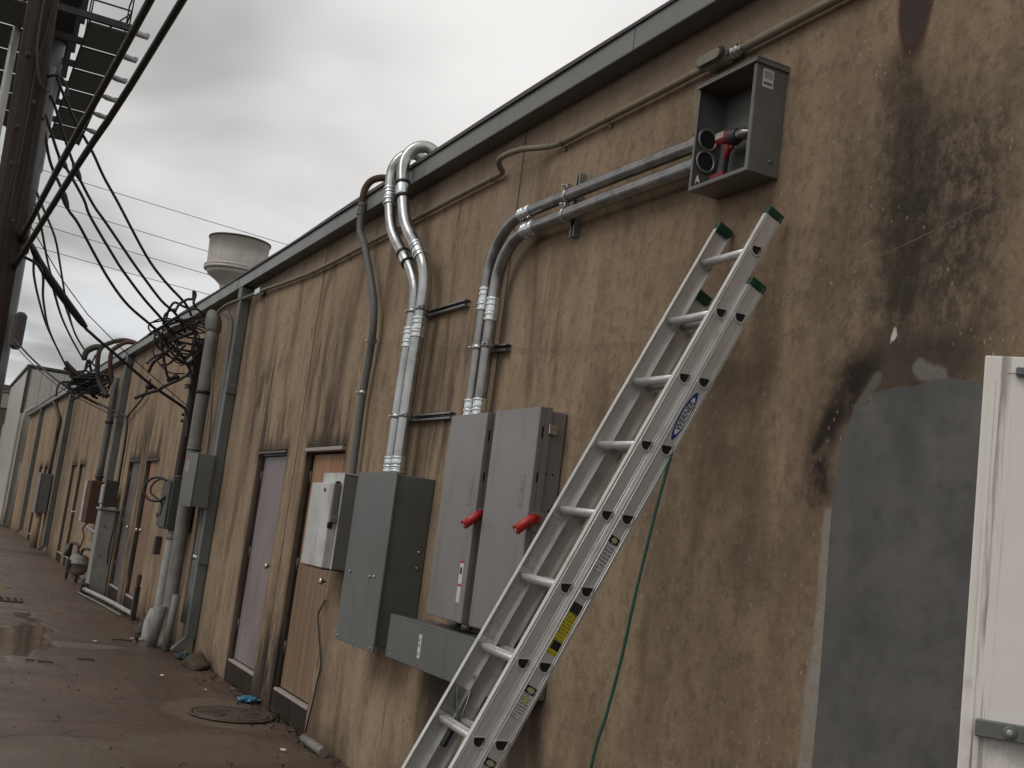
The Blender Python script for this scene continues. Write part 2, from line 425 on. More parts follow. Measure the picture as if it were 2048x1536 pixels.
def m_concrete(name, base, wetk):
    m, t, b = new_mat(name)
    x, y, z = t.pos(); P3 = t.vec(x, y, z)
    n1 = t.noise(P3, .42, 4, .55); n2 = t.noise(P3, 1.6, 6, .65); n3 = t.noise(P3, 22, 6, .7)
    c = t.mix(t.sm(n1, .35, .65), tuple(q * .80 for q in base), tuple(q * 1.22 for q in base))
    c = t.mix(t.sm(n2, .42, .68) * .55, c, tuple(q * .55 for q in base))
    c = t.mix(t.sm(n3, .5, .75) * .40, c, tuple(q * 1.7 for q in base))
    c = t.mix(t.sm(n3, .25, .42, 1, 0) * .5, c, tuple(q * .5 for q in base))
    c = t.mix(t.sm(t.noise(P3, 3.3, 7, .7, .8), .58, .70) * .6, c, (.022, .017, .014))
    ck = t.voro(t.vec(x + n2 * .5, y + n2 * .5, 0), .8, 'DISTANCE_TO_EDGE')
    c = t.mix(t.sm(ck, .003, .011, 1, 0) * t.sm(n1, .42, .55) * .8, c, (.016, .012, .010))
    c = t.mix(t.sm(t.voro(P3, 34), .10, .22, 1, 0) * t.sm(n2, .45, .6) * .45, c, tuple(q * 2.0 for q in base))
    # long damp tyre marks along the lane
    tr = t.noise(t.vec(x * .25, y * 3.5, 0), 1.0, 5, .6)
    c = t.mix(t.sm(tr, .48, .66) * .45, c, tuple(q * .55 for q in base))
    if wetk > .5:
        rag = n2 * .9 + n3 * .25 - .55
        for cx, cy, rx, ry, cc, am in ((-9.45, -.42, .70, .50, (.145, .112, .078), .75), (-13.15, -1.15, .26, .50, (.165, .140, .108), .9), (-8.05, -.80, .50, .70, (.130, .100, .070), .6), (-7.6, -1.9, .7, .5, (.125, .095, .068), .5)):
            ex_, ey_ = (x - cx) / rx, (y - cy) / ry
            c = t.mix(t.sm(ex_ * ex_ + ey_ * ey_ + rag * 1.6, .75, 1.1, 1, 0) * am, c, cc)
    pud = t.sm(t.noise(t.vec(x * .55, y * .9, 2.0), 1.0, 3, .5) + t.sm(y, -1.6, -1.0, .10, -.14) + t.sm(x, -12.5, -10.5, 0, -.3), .56, .62)
    r = t.sm(n2, .3, .7, .34, .55)
    mxr = r * (1.0 - pud * wetk) + pud * wetk * .06
    c = t.mix(pud * wetk * .45, c, tuple(q * .62 for q in base))
    bn = t.bump((n3 * .8 + n2 * 1.4) * (1.0 - pud * wetk), .5, .014)
    setb(b, t, c, mxr, 0, bn, .5)
    return m
M['concrete'] = m_concrete('concrete', (.108, .073, .050), .9)
M['concrete_patch'] = m_concrete('concrete_patch', (.120, .092, .066), 0.0)
M['earth'] = m_concrete('earth', (.075, .062, .05), .3)

def m_label(name, bgc, ink, nx, nz, header=None):
    """flat printed label: rows of unreadably small print (object-space u=x, v=z)"""
    m, t, b = new_mat(name)
    g = t.node('ShaderNodeTexCoord'); s = t.node('ShaderNodeSeparateXYZ')
    t.t.links.new(g.outputs['Generated'], s.inputs[0])
    gx, gy, gz = [S(t.t, s.outputs[i]) for i in range(3)]
    row = (gz * nz)._m('FLOOR')
    rows = (gz * nz).frac()
    ink_row = t.sm((rows - .5).abs(), .22, .30, 1, 0)
    wd = t.noise(t.vec(gx * nx, gy * nx, row * 7.3), 1.0, 4, .8)
    blk = t.noise(t.vec(gx * 3, gy * 3, gz * 5.0), 1.0, 2, .5)
    c = t.mix((ink_row * t.sm(wd, .42, .50)).mx(t.sm(blk, .60, .64)) * t.sm(blk, .36, .44) * .8, bgc, ink)
    if header:
        c = t.mix(t.sm(gz, .80, .805), c, header)
    setb(b, t, c, .45, 0)
    return m
M['lab_print'] = m_label('lab_print', (.52, .51, .49), (.05, .05, .05), 14, 9)
M['lab_faded'] = m_label('lab_faded', (.56, .55, .52), (.20, .19, .17), 7, 34)
M['lab_yellow'] = m_label('lab_yellow', (.50, .43, .02), (.12, .10, .02), 10, 16, (.02, .02, .018))
M['lab_warn'] = m_label('lab_warn', (.55, .55, .53), (.06, .06, .06), 14, 12, (.55, .05, .04))
M['lab_plate'] = m_label('lab_plate', (.235, .225, .215), (.09, .085, .08), 8, 13)
M['lab_small'] = m_label('lab_small', (.42, .42, .41), (.10, .10, .10), 10, 7)
M['logo_blue'] = paint('logo_blue', (.012, .035, .20), .4, 0, .06, 20)
M['logo_white'] = paint('logo_white', (.60, .60, .60), .4, 0, .04, 20)
M['ink'] = paint('ink', (.012, .012, .014), .5, 0, .05, 20)
M['logo_green'] = paint('logo_green', (.33, .36, .18), .5, 0, .1, 20)

# ------------------------------------------------------------------ mesh helpers
def link(name, me, mat, parent=None):
    o = bpy.data.objects.new(name, me); C.objects.link(o)
    if mat is not None and not me.materials:
        me.materials.append(M[mat] if isinstance(mat, str) else mat)
    if parent is not None: o.parent = parent
    return o
class MB:
    """collects shapes; build() links them as ONE mesh object"""
    def __init__(self): self.bm = bmesh.new()
    def box(self, a, b, bev=0.0, seg=1):
        x0, x1 = sorted((a[0], b[0])); y0, y1 = sorted((a[1], b[1])); z0, z1 = sorted((a[2], b[2]))
        r = bmesh.ops.create_cube(self.bm, size=1.0, matrix=Matrix.LocRotScale(Vector(((x0 + x1) / 2, (y0 + y1) / 2, (z0 + z1) / 2)), None, Vector((x1 - x0, y1 - y0, z1 - z0))))
        if bev > 0:
            vs = r['verts']; es = list({e for v in vs for e in v.link_edges})
            bmesh.ops.bevel(self.bm, geom=es, offset=bev, segments=seg, profile=.6, affect='EDGES')
        return self
    def obox(self, mat, size, bev=0.0):
        r = bmesh.ops.create_cube(self.bm, size=1.0, matrix=mat @ Matrix.Diagonal((*size, 1)))
        if bev > 0:
            es = list({e for v in r['verts'] for e in v.link_edges})
            bmesh.ops.bevel(self.bm, geom=es, offset=bev, segments=1, affect='EDGES')
        return self
    def bar(self, p, q, w, h=None, roll=0.0):
        p, q = Vector(p), Vector(q); d = q - p; L = d.length
        m = Matrix.Translation((p + q) / 2) @ d.to_track_quat('Z', 'Y').to_matrix().to_4x4() @ Matrix.Rotation(roll, 4, 'Z')
        return self.obox(m, (w, h or w, L))
    def tube(self, pts, r, n=12, cap=True, smooth=0, closed=False):
        pts = [Vector(p) for p in pts]
        rs = list(r) if isinstance(r, (list, tuple)) else [r] * len(pts)
        if smooth: pts, rs = spline(pts, rs, smooth, closed)
        ring = []
        N = len(pts); prev = None
        for i, p in enumerate(pts):
            if closed: d = pts[(i + 1) % N] - pts[i - 1]
            else: d = pts[min(i + 1, N - 1)] - pts[max(i - 1, 0)]
            if d.length < 1e-9: d = Vector((0, 0, 1))
            d.normalize()
            if prev is None:
                a = Vector((1, 0, 0)) if abs(d.x) < .8 else Vector((0, 1, 0))
                u = (a - d * a.dot(d)).normalized()
            else:
                u = prev - d * prev.dot(d)
                u = u.normalized() if u.length > 1e-6 else prev
            prev = u; v = d.cross(u)
            ring.append([self.bm.verts.new(p + (u * math.cos(k * 2 * math.pi / n) + v * math.sin(k * 2 * math.pi / n)) * rs[i]) for k in range(n)])
        rng = range(N if closed else N - 1)
        for i in rng:
            A, B = ring[i], ring[(i + 1) % N]
            for k in range(n):
                f = self.bm.faces.new((A[k], A[(k + 1) % n], B[(k + 1) % n], B[k])); f.smooth = True
        if cap and not closed:
            self.bm.faces.new(ring[0][::-1]); self.bm.faces.new(ring[-1])
        return self
    def lathe(self, prof, origin=(0, 0, 0), axis=(0, 0, 1), n=20, cap=True):
        """prof: (radius, height) pairs along axis; a hollow ring's profile closes on itself"""
        if len(prof) > 3 and prof[0][0] == prof[-1][0] and prof[0][1] == prof[1][1] and prof[-1][1] == prof[-2][1] and max(q[0] for q in prof) > prof[0][0]:
            prof = list(prof) + [prof[0]]; cap = False
        q = Vector(axis).normalized().to_track_quat('Z', 'Y'); o = Vector(origin)
        ring = []
        for r, h in prof:
            ring.append([self.bm.verts.new(o + q @ Vector((r * math.cos(k * 2 * math.pi / n), r * math.sin(k * 2 * math.pi / n), h))) for k in range(n)])
        for A, B in zip(ring, ring[1:]):
            for k in range(n):
                f = self.bm.faces.new((A[k], A[(k + 1) % n], B[(k + 1) % n], B[k])); f.smooth = True
        if cap:
            self.bm.faces.new(ring[0][::-1]); self.bm.faces.new(ring[-1])
        return self
    def prism(self, poly, a, b, plane='xz'):
        """polygon (u,v) extruded between a and b along the third axis"""
        def P(u, v, w): return {'xz': (u, w, v), 'xy': (u, v, w), 'yz': (w, u, v)}[plane]
        lo = [self.bm.verts.new(P(u, v, a)) for u, v in poly]; hi = [self.bm.verts.new(P(u, v, b)) for u, v in poly]
        n = len(poly)
        for k in range(n): self.bm.faces.new((lo[k], lo[(k + 1) % n], hi[(k + 1) % n], hi[k]))
        self.bm.faces.new(lo[::-1]); self.bm.faces.new(hi)
        return self
    def sphere(self, c, r, sub=2, sc=(1, 1, 1)):
        q = bmesh.ops.create_icosphere(self.bm, subdivisions=sub, radius=1.0, matrix=Matrix.LocRotScale(Vector(c), None, Vector((r * sc[0], r * sc[1], r * sc[2]))))
        for v in q['verts']:
            for f in v.link_faces: f.smooth = True
        return self
    def build(self, name, mat, parent=None, flat=False):
        bmesh.ops.recalc_face_normals(self.bm, faces=self.bm.faces)
        me = bpy.data.meshes.new(name); self.bm.to_mesh(me); self.bm.free()
        if flat:
            for p in me.polygons: p.use_smooth = False
        return link(name, me, mat, parent)
def spline(pts, rs, k, closed=False):
    P, Q = [], []
    n = len(pts)
    seg = n if closed else n - 1
    for i in range(seg):
        if closed: a, b, c, d = pts[i - 1], pts[i], pts[(i + 1) % n], pts[(i + 2) % n]; r0, r1 = rs[i], rs[(i + 1) % n]
        else: a, b, c, d = pts[max(i - 1, 0)], pts[i], pts[i + 1], pts[min(i + 2, n - 1)]; r0, r1 = rs[i], rs[i + 1]
        for j in range(k):
            t = j / k
            P.append(.5 * ((2 * b) + (c - a) * t + (2 * a - 5 * b + 4 * c - d) * t * t + (3 * b - a - 3 * c + d) * t ** 3))
            Q.append(r0 + (r1 - r0) * t)
    if not closed: P.append(pts[-1]); Q.append(rs[-1])
    return P, Q
def tag(o, label=None, cat=None, group=None, kind=None):
    if label: o['label'] = label
    if cat: o['category'] = cat
    if group: o['group'] = group
    if kind: o['kind'] = kind
    return o
def thing(name, loc, label, cat, group=None):
    o = bpy.data.objects.new(name, None); C.objects.link(o)
    o.empty_display_size = .1
    o.location = loc
    return tag(o, label, cat, group)
class Rel:
    """builder whose shapes are given in world metres but stored relative to a thing's base"""
    def __init__(self, root): self.root = root
def part(root, name, mat, mb, flat=False):
    """mb holds world-space geometry; store it relative to its root Empty (roots are unrotated)"""
    loc = root.location if root.parent is None else root.location + root.parent.location
    bmesh.ops.translate(mb.bm, verts=mb.bm.verts, vec=-loc)
    return mb.build(name, mat, root, flat)
def sub(parent_part, name, mat, mb, root, flat=False):
    bmesh.ops.translate(mb.bm, verts=mb.bm.verts, vec=-root.location)
    return mb.build(name, mat, parent_part, flat)
def text_mesh(s, size, name, mat, mtx, parent, extrude=.0004, shear=0.0, bold=0.0):
    cu = bpy.data.curves.new(name, 'FONT'); cu.body = s; cu.size = size; cu.extrude = extrude
    cu.align_x = 'CENTER'; cu.align_y = 'CENTER'; cu.shear = shear; cu.offset = bold
    tmp = bpy.data.objects.new('tmp_text', cu); C.objects.link(tmp)
    dg = bpy.context.evaluated_depsgraph_get()
    me = bpy.data.meshes.new_from_object(tmp.evaluated_get(dg))
    bpy.data.objects.remove(tmp); bpy.data.curves.remove(cu)
    me.materials.clear(); me.transform(mtx)
    return link(name, me, mat, parent)
random.seed(7)

# ================================================================== the setting
tag(MB().box((-400, -300, -.5), (120, 300, -.03)).build('ground', 'earth'), kind='structure')
pav = bpy.data.objects.new('alley_pavement', None); C.objects.link(pav); pav['kind'] = 'structure'
MB().box((-60, -5.6, -.03), (6, -.004, -.018)).build('joint_filler', 'wet_dark', pav)
SLAB_X = [6, .6, -4.1, -8.785, -13.35, -19.45, -24.6, -30.0, -36, -42, -50, -60]
SLAB_Y = [-.004, -2.62, -5.6]
for a, b in zip(SLAB_X, SLAB_X[1:]):
    for c, d in zip(SLAB_Y, SLAB_Y[1:]):
        mb = MB().box((a - .011, c - .006, -.14), (b + .011, d + .006, random.uniform(-.001, .001)), .006)
        mb.build('slab', 'concrete', pav)
# ------------------------------------------------------------------ the long stucco building
bld = thing('stucco_building', (0, 0, 0), 'long low brown stucco building with grey metal eave and paired service doors', 'building')
WALL_TOP = 4.134
JOINTS = [4.0, -6.07, -10.02, -14.1, -18.4, -22.6, -27.2, -31.4, -36.2, -40.4, -46.0]
OPEN_DOOR = (-2.22, -1.265)
def wall_panel(x0, x1, holes, gap):
    xs = sorted({x0 - gap, x1 + gap} | {h for q in holes for h in q[:2]})
    zs = sorted({-.05, WALL_TOP} | {h for q in holes for h in q[2:]})
    bm = bmesh.new(); V = {}
    def vt(x, y, z):
        k = (round(x, 4), round(y, 4), round(z, 4))
        if k not in V: V[k] = bm.verts.new(k)
        return V[k]
    def inside(x, z): return any(q[0] < x < q[1] and q[2] < z < q[3] for q in holes)
    DEP = .14
    for a, b in zip(xs, xs[1:]):
        for c, d in zip(zs, zs[1:]):
            if not inside((a + b) / 2, (c + d) / 2):
                bm.faces.new((vt(a, 0, c), vt(b, 0, c), vt(b, 0, d), vt(a, 0, d)))
    for q in holes:
        a, b, c, d = q
        for (p0, p1) in (((a, c), (a, d)), ((a, d), (b, d)), ((b, d), (b, c))):
            bm.faces.new((vt(p0[0], 0, p0[1]), vt(p1[0], 0, p1[1]), vt(p1[0], DEP, p1[1]), vt(p0[0], DEP, p0[1])))
    for x in (x0 - gap, x1 + gap):
        bm.faces.new((vt(x, 0, -.05), vt(x, 0, WALL_TOP), vt(x, DEP, WALL_TOP), vt(x, DEP, -.05)))
    es = [e for e in bm.edges if len(e.link_faces) == 2 and e.calc_face_angle(0) > .8]
    bmesh.ops.bevel(bm, geom=es, offset=.008, segments=2, affect='EDGES')
    bmesh.ops.recalc_face_normals(bm, faces=bm.faces)
    me = bpy.data.meshes.new('wall_panel'); bm.to_mesh(me); bm.free()
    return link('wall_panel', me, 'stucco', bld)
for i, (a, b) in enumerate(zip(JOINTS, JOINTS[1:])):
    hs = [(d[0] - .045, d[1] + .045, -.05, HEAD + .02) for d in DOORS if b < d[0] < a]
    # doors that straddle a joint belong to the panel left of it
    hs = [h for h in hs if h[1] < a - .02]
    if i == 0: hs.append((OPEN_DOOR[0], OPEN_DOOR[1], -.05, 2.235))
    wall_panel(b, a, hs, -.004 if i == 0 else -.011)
MB().box((-46, .15, -.05), (-2.40, .2, WALL_TOP)).box((-1.2, .15, -.05), (4, .2, WALL_TOP)).box((-2.4, .15, 2.30), (-1.2, .2, WALL_TOP)).build('backing_wall', 'wet_dark', bld)
# room behind the open door
rm = MB()
rm.box((-3.4, 2.2, -.05), (-.2, 2.25, 2.8)).box((-3.4, .2, -.05), (-3.35, 2.2, 2.8)).box((-.25, .2, -.05), (-.2, 2.2, 2.8)).box((-3.35, .2, -.05), (-.25, 2.2, -.01)).box((-3.35, .2, 2.6), (-.25, 2.2, 2.65))
rm.build('inner_room', 'cream', bld)
MB().box((-46, .25, 4.08), (4, 16, 4.16)).build('roof', 'roof', bld)
MB().box((-46.02, 15.9, -.05), (4, 16.1, 4.08)).box((3.9, .2, -.05), (4.1, 15.9, 4.07)).box((-46.05, .2, -.05), (-46.0, 15.9, 4.07)).build('rear_wall', 'cream', bld)
# eave: bent-metal fascia lengths with a flashing strip on top
FX = [4.0, 1.0, -1.9, -4.69, -7.40, -10.16, -13.04]
while FX[-1] > -44: FX.append(FX[-1] - 2.86)
FX[-1] = -46.05
for a, b in zip(FX, FX[1:]):
    j = random.uniform(-.0025, .0025); g = .004
    poly = [(-.123 + j, 4.128), (-.123 + j, 4.252), (.0, 4.252), (.0, 4.262), (-.128 + j, 4.262), (-.128 + j, 4.122), (.0, 4.122), (.0, 4.134), (-.118 + j, 4.134)]
    MB().prism([(-.125 + j, 4.126), (-.125 + j, 4.256), (-.118 + j, 4.256), (-.118 + j, 4.132)], b + g, a - g, 'yz').build('fascia_panel', 'fascia', bld)
    MB().box((b + g, -.1235 + j, 4.123 + j), (a - g, -.001, 4.130 + j)).build('soffit_panel', 'soffit', bld)
    # flashing: slightly wavy strip
    mb = MB(); n = 7; pr = None
    lo = []
    for k in range(n + 1):
        x = b + .002 + (a - b - .004) * k / n
        wv = math.sin(x * 1.9) * .004 + math.sin(x * .7 + 1) * .005
        lo.append((x, wv))
    for (xa, wa), (xb, wb) in zip(lo, lo[1:]):
        vs = []
        for x, q in ((xa, wa), (xb, wb)):
            vs.append([mb.bm.verts.new((x, yy, zz)) for yy, zz in ((-.142 - q * .5, 4.247), (-.142 - q * .5, 4.272 + q), (.3, 4.280 + q), (.3, 4.262), (-.130, 4.257))])
        for k in range(5):
            mb.bm.faces.new((vs[0][k], vs[0][(k + 1) % 5], vs[1][(k + 1) % 5], vs[1][k]))
        mb.bm.faces.new(vs[0]); mb.bm.faces.new(vs[1])
    bmesh.ops.remove_doubles(mb.bm, verts=mb.bm.verts, dist=1e-5)
    mb.build('flashing_strip', 'flash', bld)

# paired service doors
def service_door(x0, x1, mat, label, knob='right', hood=False, near=True):
    g = .012
    d = MB().box((x0 + g, .055, SILL + .03), (x1 - g, .10, HEAD - .035), .004).build('door', mat, bld)
    d['label'] = label
    fr = MB()
    fr.box((x0 - .043, .030, SILL), (x0 - .002, .135, HEAD + .018)).box((x1 + .002, .030, SILL), (x1 + .043, .135, HEAD + .018)).box((x0 - .0015, .032, HEAD - .03), (x1 + .0015, .135, HEAD + .018))
    fr.build('door_frame', 'wet_dark' if not hood else 'sill', d)
    MB().box((x0 - .043, .010, -.04), (x1 + .043, .135, SILL - .004)).build('door_step', 'sill', d)
    th = MB()
    th.box((x0 - .01, .006, SILL - .002), (x1 + .01, .06, SILL + .022), .004)
    th.build('threshold', 'door_trim', d)
    if hood:
        hd = MB().box((x0 - .03, -.028, HEAD - .02), (x1 + .03, .03, HEAD + .012), .004)
        for k in range(4):
            x = x0 + (x1 - x0) * (k + .5) / 4
            hd.bar((x - .06, -.020, HEAD - .022), (x + .03, -.024, HEAD + .008), .006)
        hd.build('drip_cap', 'door_trim', d)
    else:
        MB().box((x0 - .02, -.012, HEAD - .014), (x1 + .02, .03, HEAD + .010), .003).build('drip_cap', 'grey_door', d)
    kx = x1 - .075 if knob == 'right' else x0 + .075
    kb = MB().lathe([(.032, 0), (.032, .008), (.012, .012), (.012, .035), (.026, .042), (.030, .058), (.022, .072), (.0, .076)], (kx, .055, SILL + .98), (0, -1, 0), 16)
    kb.build('knob', 'brass', d)
    if near:
        for zz in (.35, 1.05, 1.80):
            hx = x0 + .006 if knob == 'right' else x1 - .006
            MB().lathe([(.009, 0), (.009, .11)], (hx, .046, SILL + zz - .05), (0, 0, 1), 8).build('hinge', 'grey_door', d)
    return d
service_door(*DOORS[0], 'mauve_door', 'flat mauve-grey metal service door')
service_door(*DOORS[1], 'wood_door', 'weathered wooden service door, orange at the top', 'right', True)
service_door(*DOORS[2], 'grey_door', 'dull grey service door of the second pair')
service_door(*DOORS[3], 'wood_door_b', 'orange-brown wooden service door of the second pair', 'left', False)
for i, dd in enumerate(DOORS[4:]):
    service_door(*dd, 'tan_door', 'tan service door further down the wall', 'right' if i % 2 == 0 else 'left', False, False)

# cement repair beside the open door
top = [(-3.03, 2.245), (-2.99, 2.255), (-2.965, 2.29), (-2.93, 2.30), (-2.86, 2.305), (-2.79, 2.302), (-2.72, 2.315), (-2.66, 2.322), (-2.60, 2.315), (-2.55, 2.30), (-2.48, 2.298), (-2.40, 2.292), (-2.285, 2.290)]
left = [(-3.125, 0.0), (-3.128, .4), (-3.120, .8), (-3.113, 1.2), (-3.118, 1.5), (-3.125, 1.7), (-3.128, 1.9), (-3.118, 2.05), (-3.10, 2.14), (-3.07, 2.21)]
MB().prism(left + top + [(-2.285, 0.0)], -.007, .004, 'xz').build('cement_patch', 'cement', bld)

# white door standing ajar: hinged at its right edge, free edge towards the alley
HX, HY, AJ, DW = -1.265, -.012, R_(40.5), .925
hm = Matrix.Translation((HX, HY, 0)) @ Matrix.Rotation(AJ, 4, 'Z')     # local -x runs from the hinge to the free edge
def white_door():
    mb = MB().box((-DW, -.045, .16), (0, 0, 2.209), .004, 2)
    bmesh.ops.transform(mb.bm, matrix=hm, verts=mb.bm.verts)
    d = mb.build('door', 'white_door', bld); d['label'] = 'white metal door standing ajar'
    # raised edging bead
    for q0, q1 in (((-DW + .024, -.0468, .22), (-DW + .027, -.0445, 2.15)), ((-DW + .052, -.0468, 2.168), (-.03, -.0445, 2.171))):
        mb = MB().box(q0, q1)
        bmesh.ops.transform(mb.bm, matrix=hm, verts=mb.bm.verts); mb.build('edge_bead', 'white_door', d)
    mb = MB().box((-DW + .032, -.075, 1.318), (-.1, -.0455, 1.356), .003)
    mb.lathe([(.016, 0), (.016, .003), (.012, .004), (.010, .004)], (-DW + .105, -.075, 1.337), (0, -1, 0), 14)
    bmesh.ops.transform(mb.bm, matrix=hm, verts=mb.bm.verts); mb.build('latch_bar', 'grey_box', d)
    mb = MB().lathe([(.009, 0), (.009, .004), (.007, .006), (.002, .0065)], (-DW + .105, -.0785, 1.337), (0, -1, 0), 12)
    bmesh.ops.transform(mb.bm, matrix=hm, verts=mb.bm.verts); mb.build('bolt', 'galv_grey', d)
    mb = MB().box((-DW + .070, -.066, 2.160), (-.2, -.0455, 2.180), .003)
    bmesh.ops.transform(mb.bm, matrix=hm, verts=mb.bm.verts); mb.build('top_bar', 'grey_box', d)
    for zz in (.4, 1.2, 1.95):
        mb = MB().lathe([(.011, 0), (.011, .1)], (.004, -.02, zz), (0, 0, 1), 10)
        bmesh.ops.transform(mb.bm, matrix=hm, verts=mb.bm.verts); mb.build('hinge', 'galv_grey', d)
white_door()

# ------------------------------------------------------------------ far buildings
def far_buildings():
    w = thing('metal_sided_building', (-46.6, 4, 0), 'pale ribbed metal-sided building rising behind the far end of the stucco wall', 'building')
    y0, y1, z0, z1 = -.34, 7.0, 0.0, 6.0
    part(w, 'wall', 'far_metal', MB().box((-58, y0 + .02, z0), (-46.62, y1, z1 - .04)))
    # ribbed siding sheets
    k = y0 + .12
    while k < 4.2:
        part(w, 'siding_sheet', 'far_metal', MB().prism([(-46.612, k), (-46.590, k + .03), (-46.590, k + .36), (-46.612, k + .385), (-46.625, k + .385), (-46.625, k)], 4.05, z1 - .06, 'xy'))
        k += .40
    part(w, 'corner_trim', 'far_trim', MB().box((-46.70, y0 - .02, 4.24), (-46.57, y0 + .10, z1)))
    part(w, 'roof_edge', 'far_trim', MB().box((-58.1, y0 - .05, z1 + .002), (-46.55, y1 + .05, z1 + .10)))
    part(w, 'lower_wall', 'cream', MB().box((-58, y0 - .03, z0), (-46.56, 1.0, 4.22), .02))
    part(w, 'pipe', 'cream', MB().tube([(-46.45, -.22, .1), (-46.45, -.22, 3.9), (-46.5, -.1, 4.35), (-46.5, .15, 4.55), (-46.6, .5, 4.6)], .05, 10, True, 4))
    part(w, 'pipe', 'cream', MB().tube([(-46.45, .0, .1), (-46.45, .0, 2.4)], .035, 10))
    part(w, 'kerb', 'white_pipe', MB().box((-50, -1.6, .0), (-46.3, -.40, .12), .02))
    b = thing('block_building', (-60.2, -2, 0), 'tan block building with cream upper band closing the far end of the alley', 'building')
    part(b, 'wall', 'mortar', MB().box((-75, -14, 0), (-60.02, .9, 5.1)))
    part(b, 'upper_band', 'far_band', MB().box((-75, -14.05, 5.11), (-59.95, .95, 6.0)))
    part(b, 'coping', 'flash', MB().box((-75.1, -14.15, 6.002), (-59.85, 1.05, 6.22)))
    part(b, 'band_line', 'far_trim', MB().box((-59.951, -14.05, 5.83), (-59.92, .93, 5.88)))
    mesh = None
    rows = 12; hgt = 5.08 / rows
    for r in range(rows):
        z = r * hgt; y = .88 - (0 if r % 2 == 0 else .42)
        if r % 2: pass
        while y > -3.2:
            wdt = .84
            if mesh is None:
                mb = MB().box((0, -wdt + .012, .010), (.05, -.012, hgt - .010), .006)
                o = mb.build('block', 'far_block', b); mesh = o.data
            else:
                o = bpy.data.objects.new('block', mesh); C.objects.link(o); o.parent = b
            o.location = Vector((-60.05 + random.uniform(-.008, .008), y, z)) - b.location
            y -= wdt
far_buildings()

# ================================================================== electrical equipment on the near wall
def conduit_pipe(name, pts, r, label, mat='galv', cat='conduit', group=None, sm=6, n=16):
    base = Vector(pts[0]) if pts[0][2] < pts[-1][2] else Vector(pts[-1])
    t = thing(name, base, label, cat, group)
    part(t, 'pipe', mat, MB().tube(pts, r, n, True, sm))
    return t
def ring_set(root, p, d, r, prof, mat, name='coupling', n=20):
    """stacked collars along direction d, centred at p; prof = list of (r factor, length)"""
    d = Vector(d).normalized(); L = sum(q[1] for q in prof); h = -L / 2; pr = []
    for f, l in prof:
        pr += [(r * f * .985, h), (r * f, h + min(.002, l * .2)), (r * f, h + l - min(.002, l * .2)), (r * f * .985, h + l)]
        h += l
    mb = MB().lathe(pr, p, d, n)
    part(root, name, mat, mb)
CP = [(1.22, .018), (1.10, .016), (1.24, .014), (1.12, .045), (1.24, .014), (1.10, .016), (1.22, .018)]
CPS = [(1.20, .016), (1.08, .012), (1.20, .016)]
def screw_coupling(root, p, d, r):
    ring_set(root, p, d, r, CP, 'galv_bright')
def gasket_coupling(root, p, d, r):
    ring_set(root, p, d, r, [(1.14, .11)], 'galv_bright')
    dd = Vector(d).normalized()
    for s in (-.058, .058):
        ring_set(root, Vector(p) + dd * s, d, r, [(1.27, .022)], 'black', 'gasket_ring')

# --- two fat conduits coming over the roof edge into the big cabinet
rA, rB = .041, .045
A = [(-7.74, .045, 4.17), (-7.75, .035, 4.27), (-7.77, .0, 4.345), (-7.80, -.06, 4.395), (-7.83, -.13, 4.390), (-7.86, -.185, 4.335), (-7.875, -.215, 4.24), (-7.845, -.215, 4.07), (-7.80, -.21, 3.93),
     (-7.73, -.20, 3.78), (-7.64, -.18, 3.665), (-7.50, -.16, 3.545), (-7.38, -.14, 3.43), (-7.29, -.125, 3.30), (-7.262, -.12, 3.17), (-7.265, -.12, 3.0), (-7.285, -.12, 2.6), (-7.29, -.12, 2.2), (-7.29, -.12, 1.97)]
B = [(-7.52, .045, 4.17), (-7.53, .035, 4.27), (-7.55, .0, 4.345), (-7.58, -.06, 4.395), (-7.61, -.13, 4.390), (-7.635, -.185, 4.335), (-7.64, -.215, 4.24), (-7.59, -.215, 4.07), (-7.53, -.21, 3.93),
     (-7.46, -.20, 3.78), (-7.37, -.18, 3.665), (-7.24, -.16, 3.545), (-7.14, -.14, 3.43), (-7.11, -.125, 3.30), (-7.112, -.12, 3.17), (-7.118, -.12, 3.0), (-7.135, -.12, 2.6), (-7.138, -.12, 2.2), (-7.138, -.12, 1.97)]
ta = conduit_pipe('roof_conduit', A, rA, 'left one of two fat galvanised conduits bending over the roof edge', 'galv')
tb = conduit_pipe('roof_conduit', B, rB, 'right one of two fat galvanised conduits bending over the roof edge', 'galv')
screw_coupling(ta, (-7.838, -.215, 4.045), Vector(A[8]) - Vector(A[6]), rA)
gasket_coupling(tb, (-7.575, -.215, 4.03), Vector(B[8]) - Vector(B[6]), rB)
gasket_coupling(ta, (-7.475, -.155, 3.52), Vector(A[12]) - Vector(A[11]), rA)
screw_coupling(tb, (-7.225, -.157, 3.53), Vector(B[12]) - Vector(B[11]), rB)
screw_coupling(tb, (-7.118, -.12, 2.985), (0, 0, 1), rB)
screw_coupling(ta, (-7.268, -.12, 2.93), (0, 0, 1), rA)
for t_, x, r in ((ta, -7.29, rA), (tb, -7.138, rB)):
    ring_set(t_, (x, -.12, 2.05), (0, 0, 1), r, CP[:5], 'galv_bright')
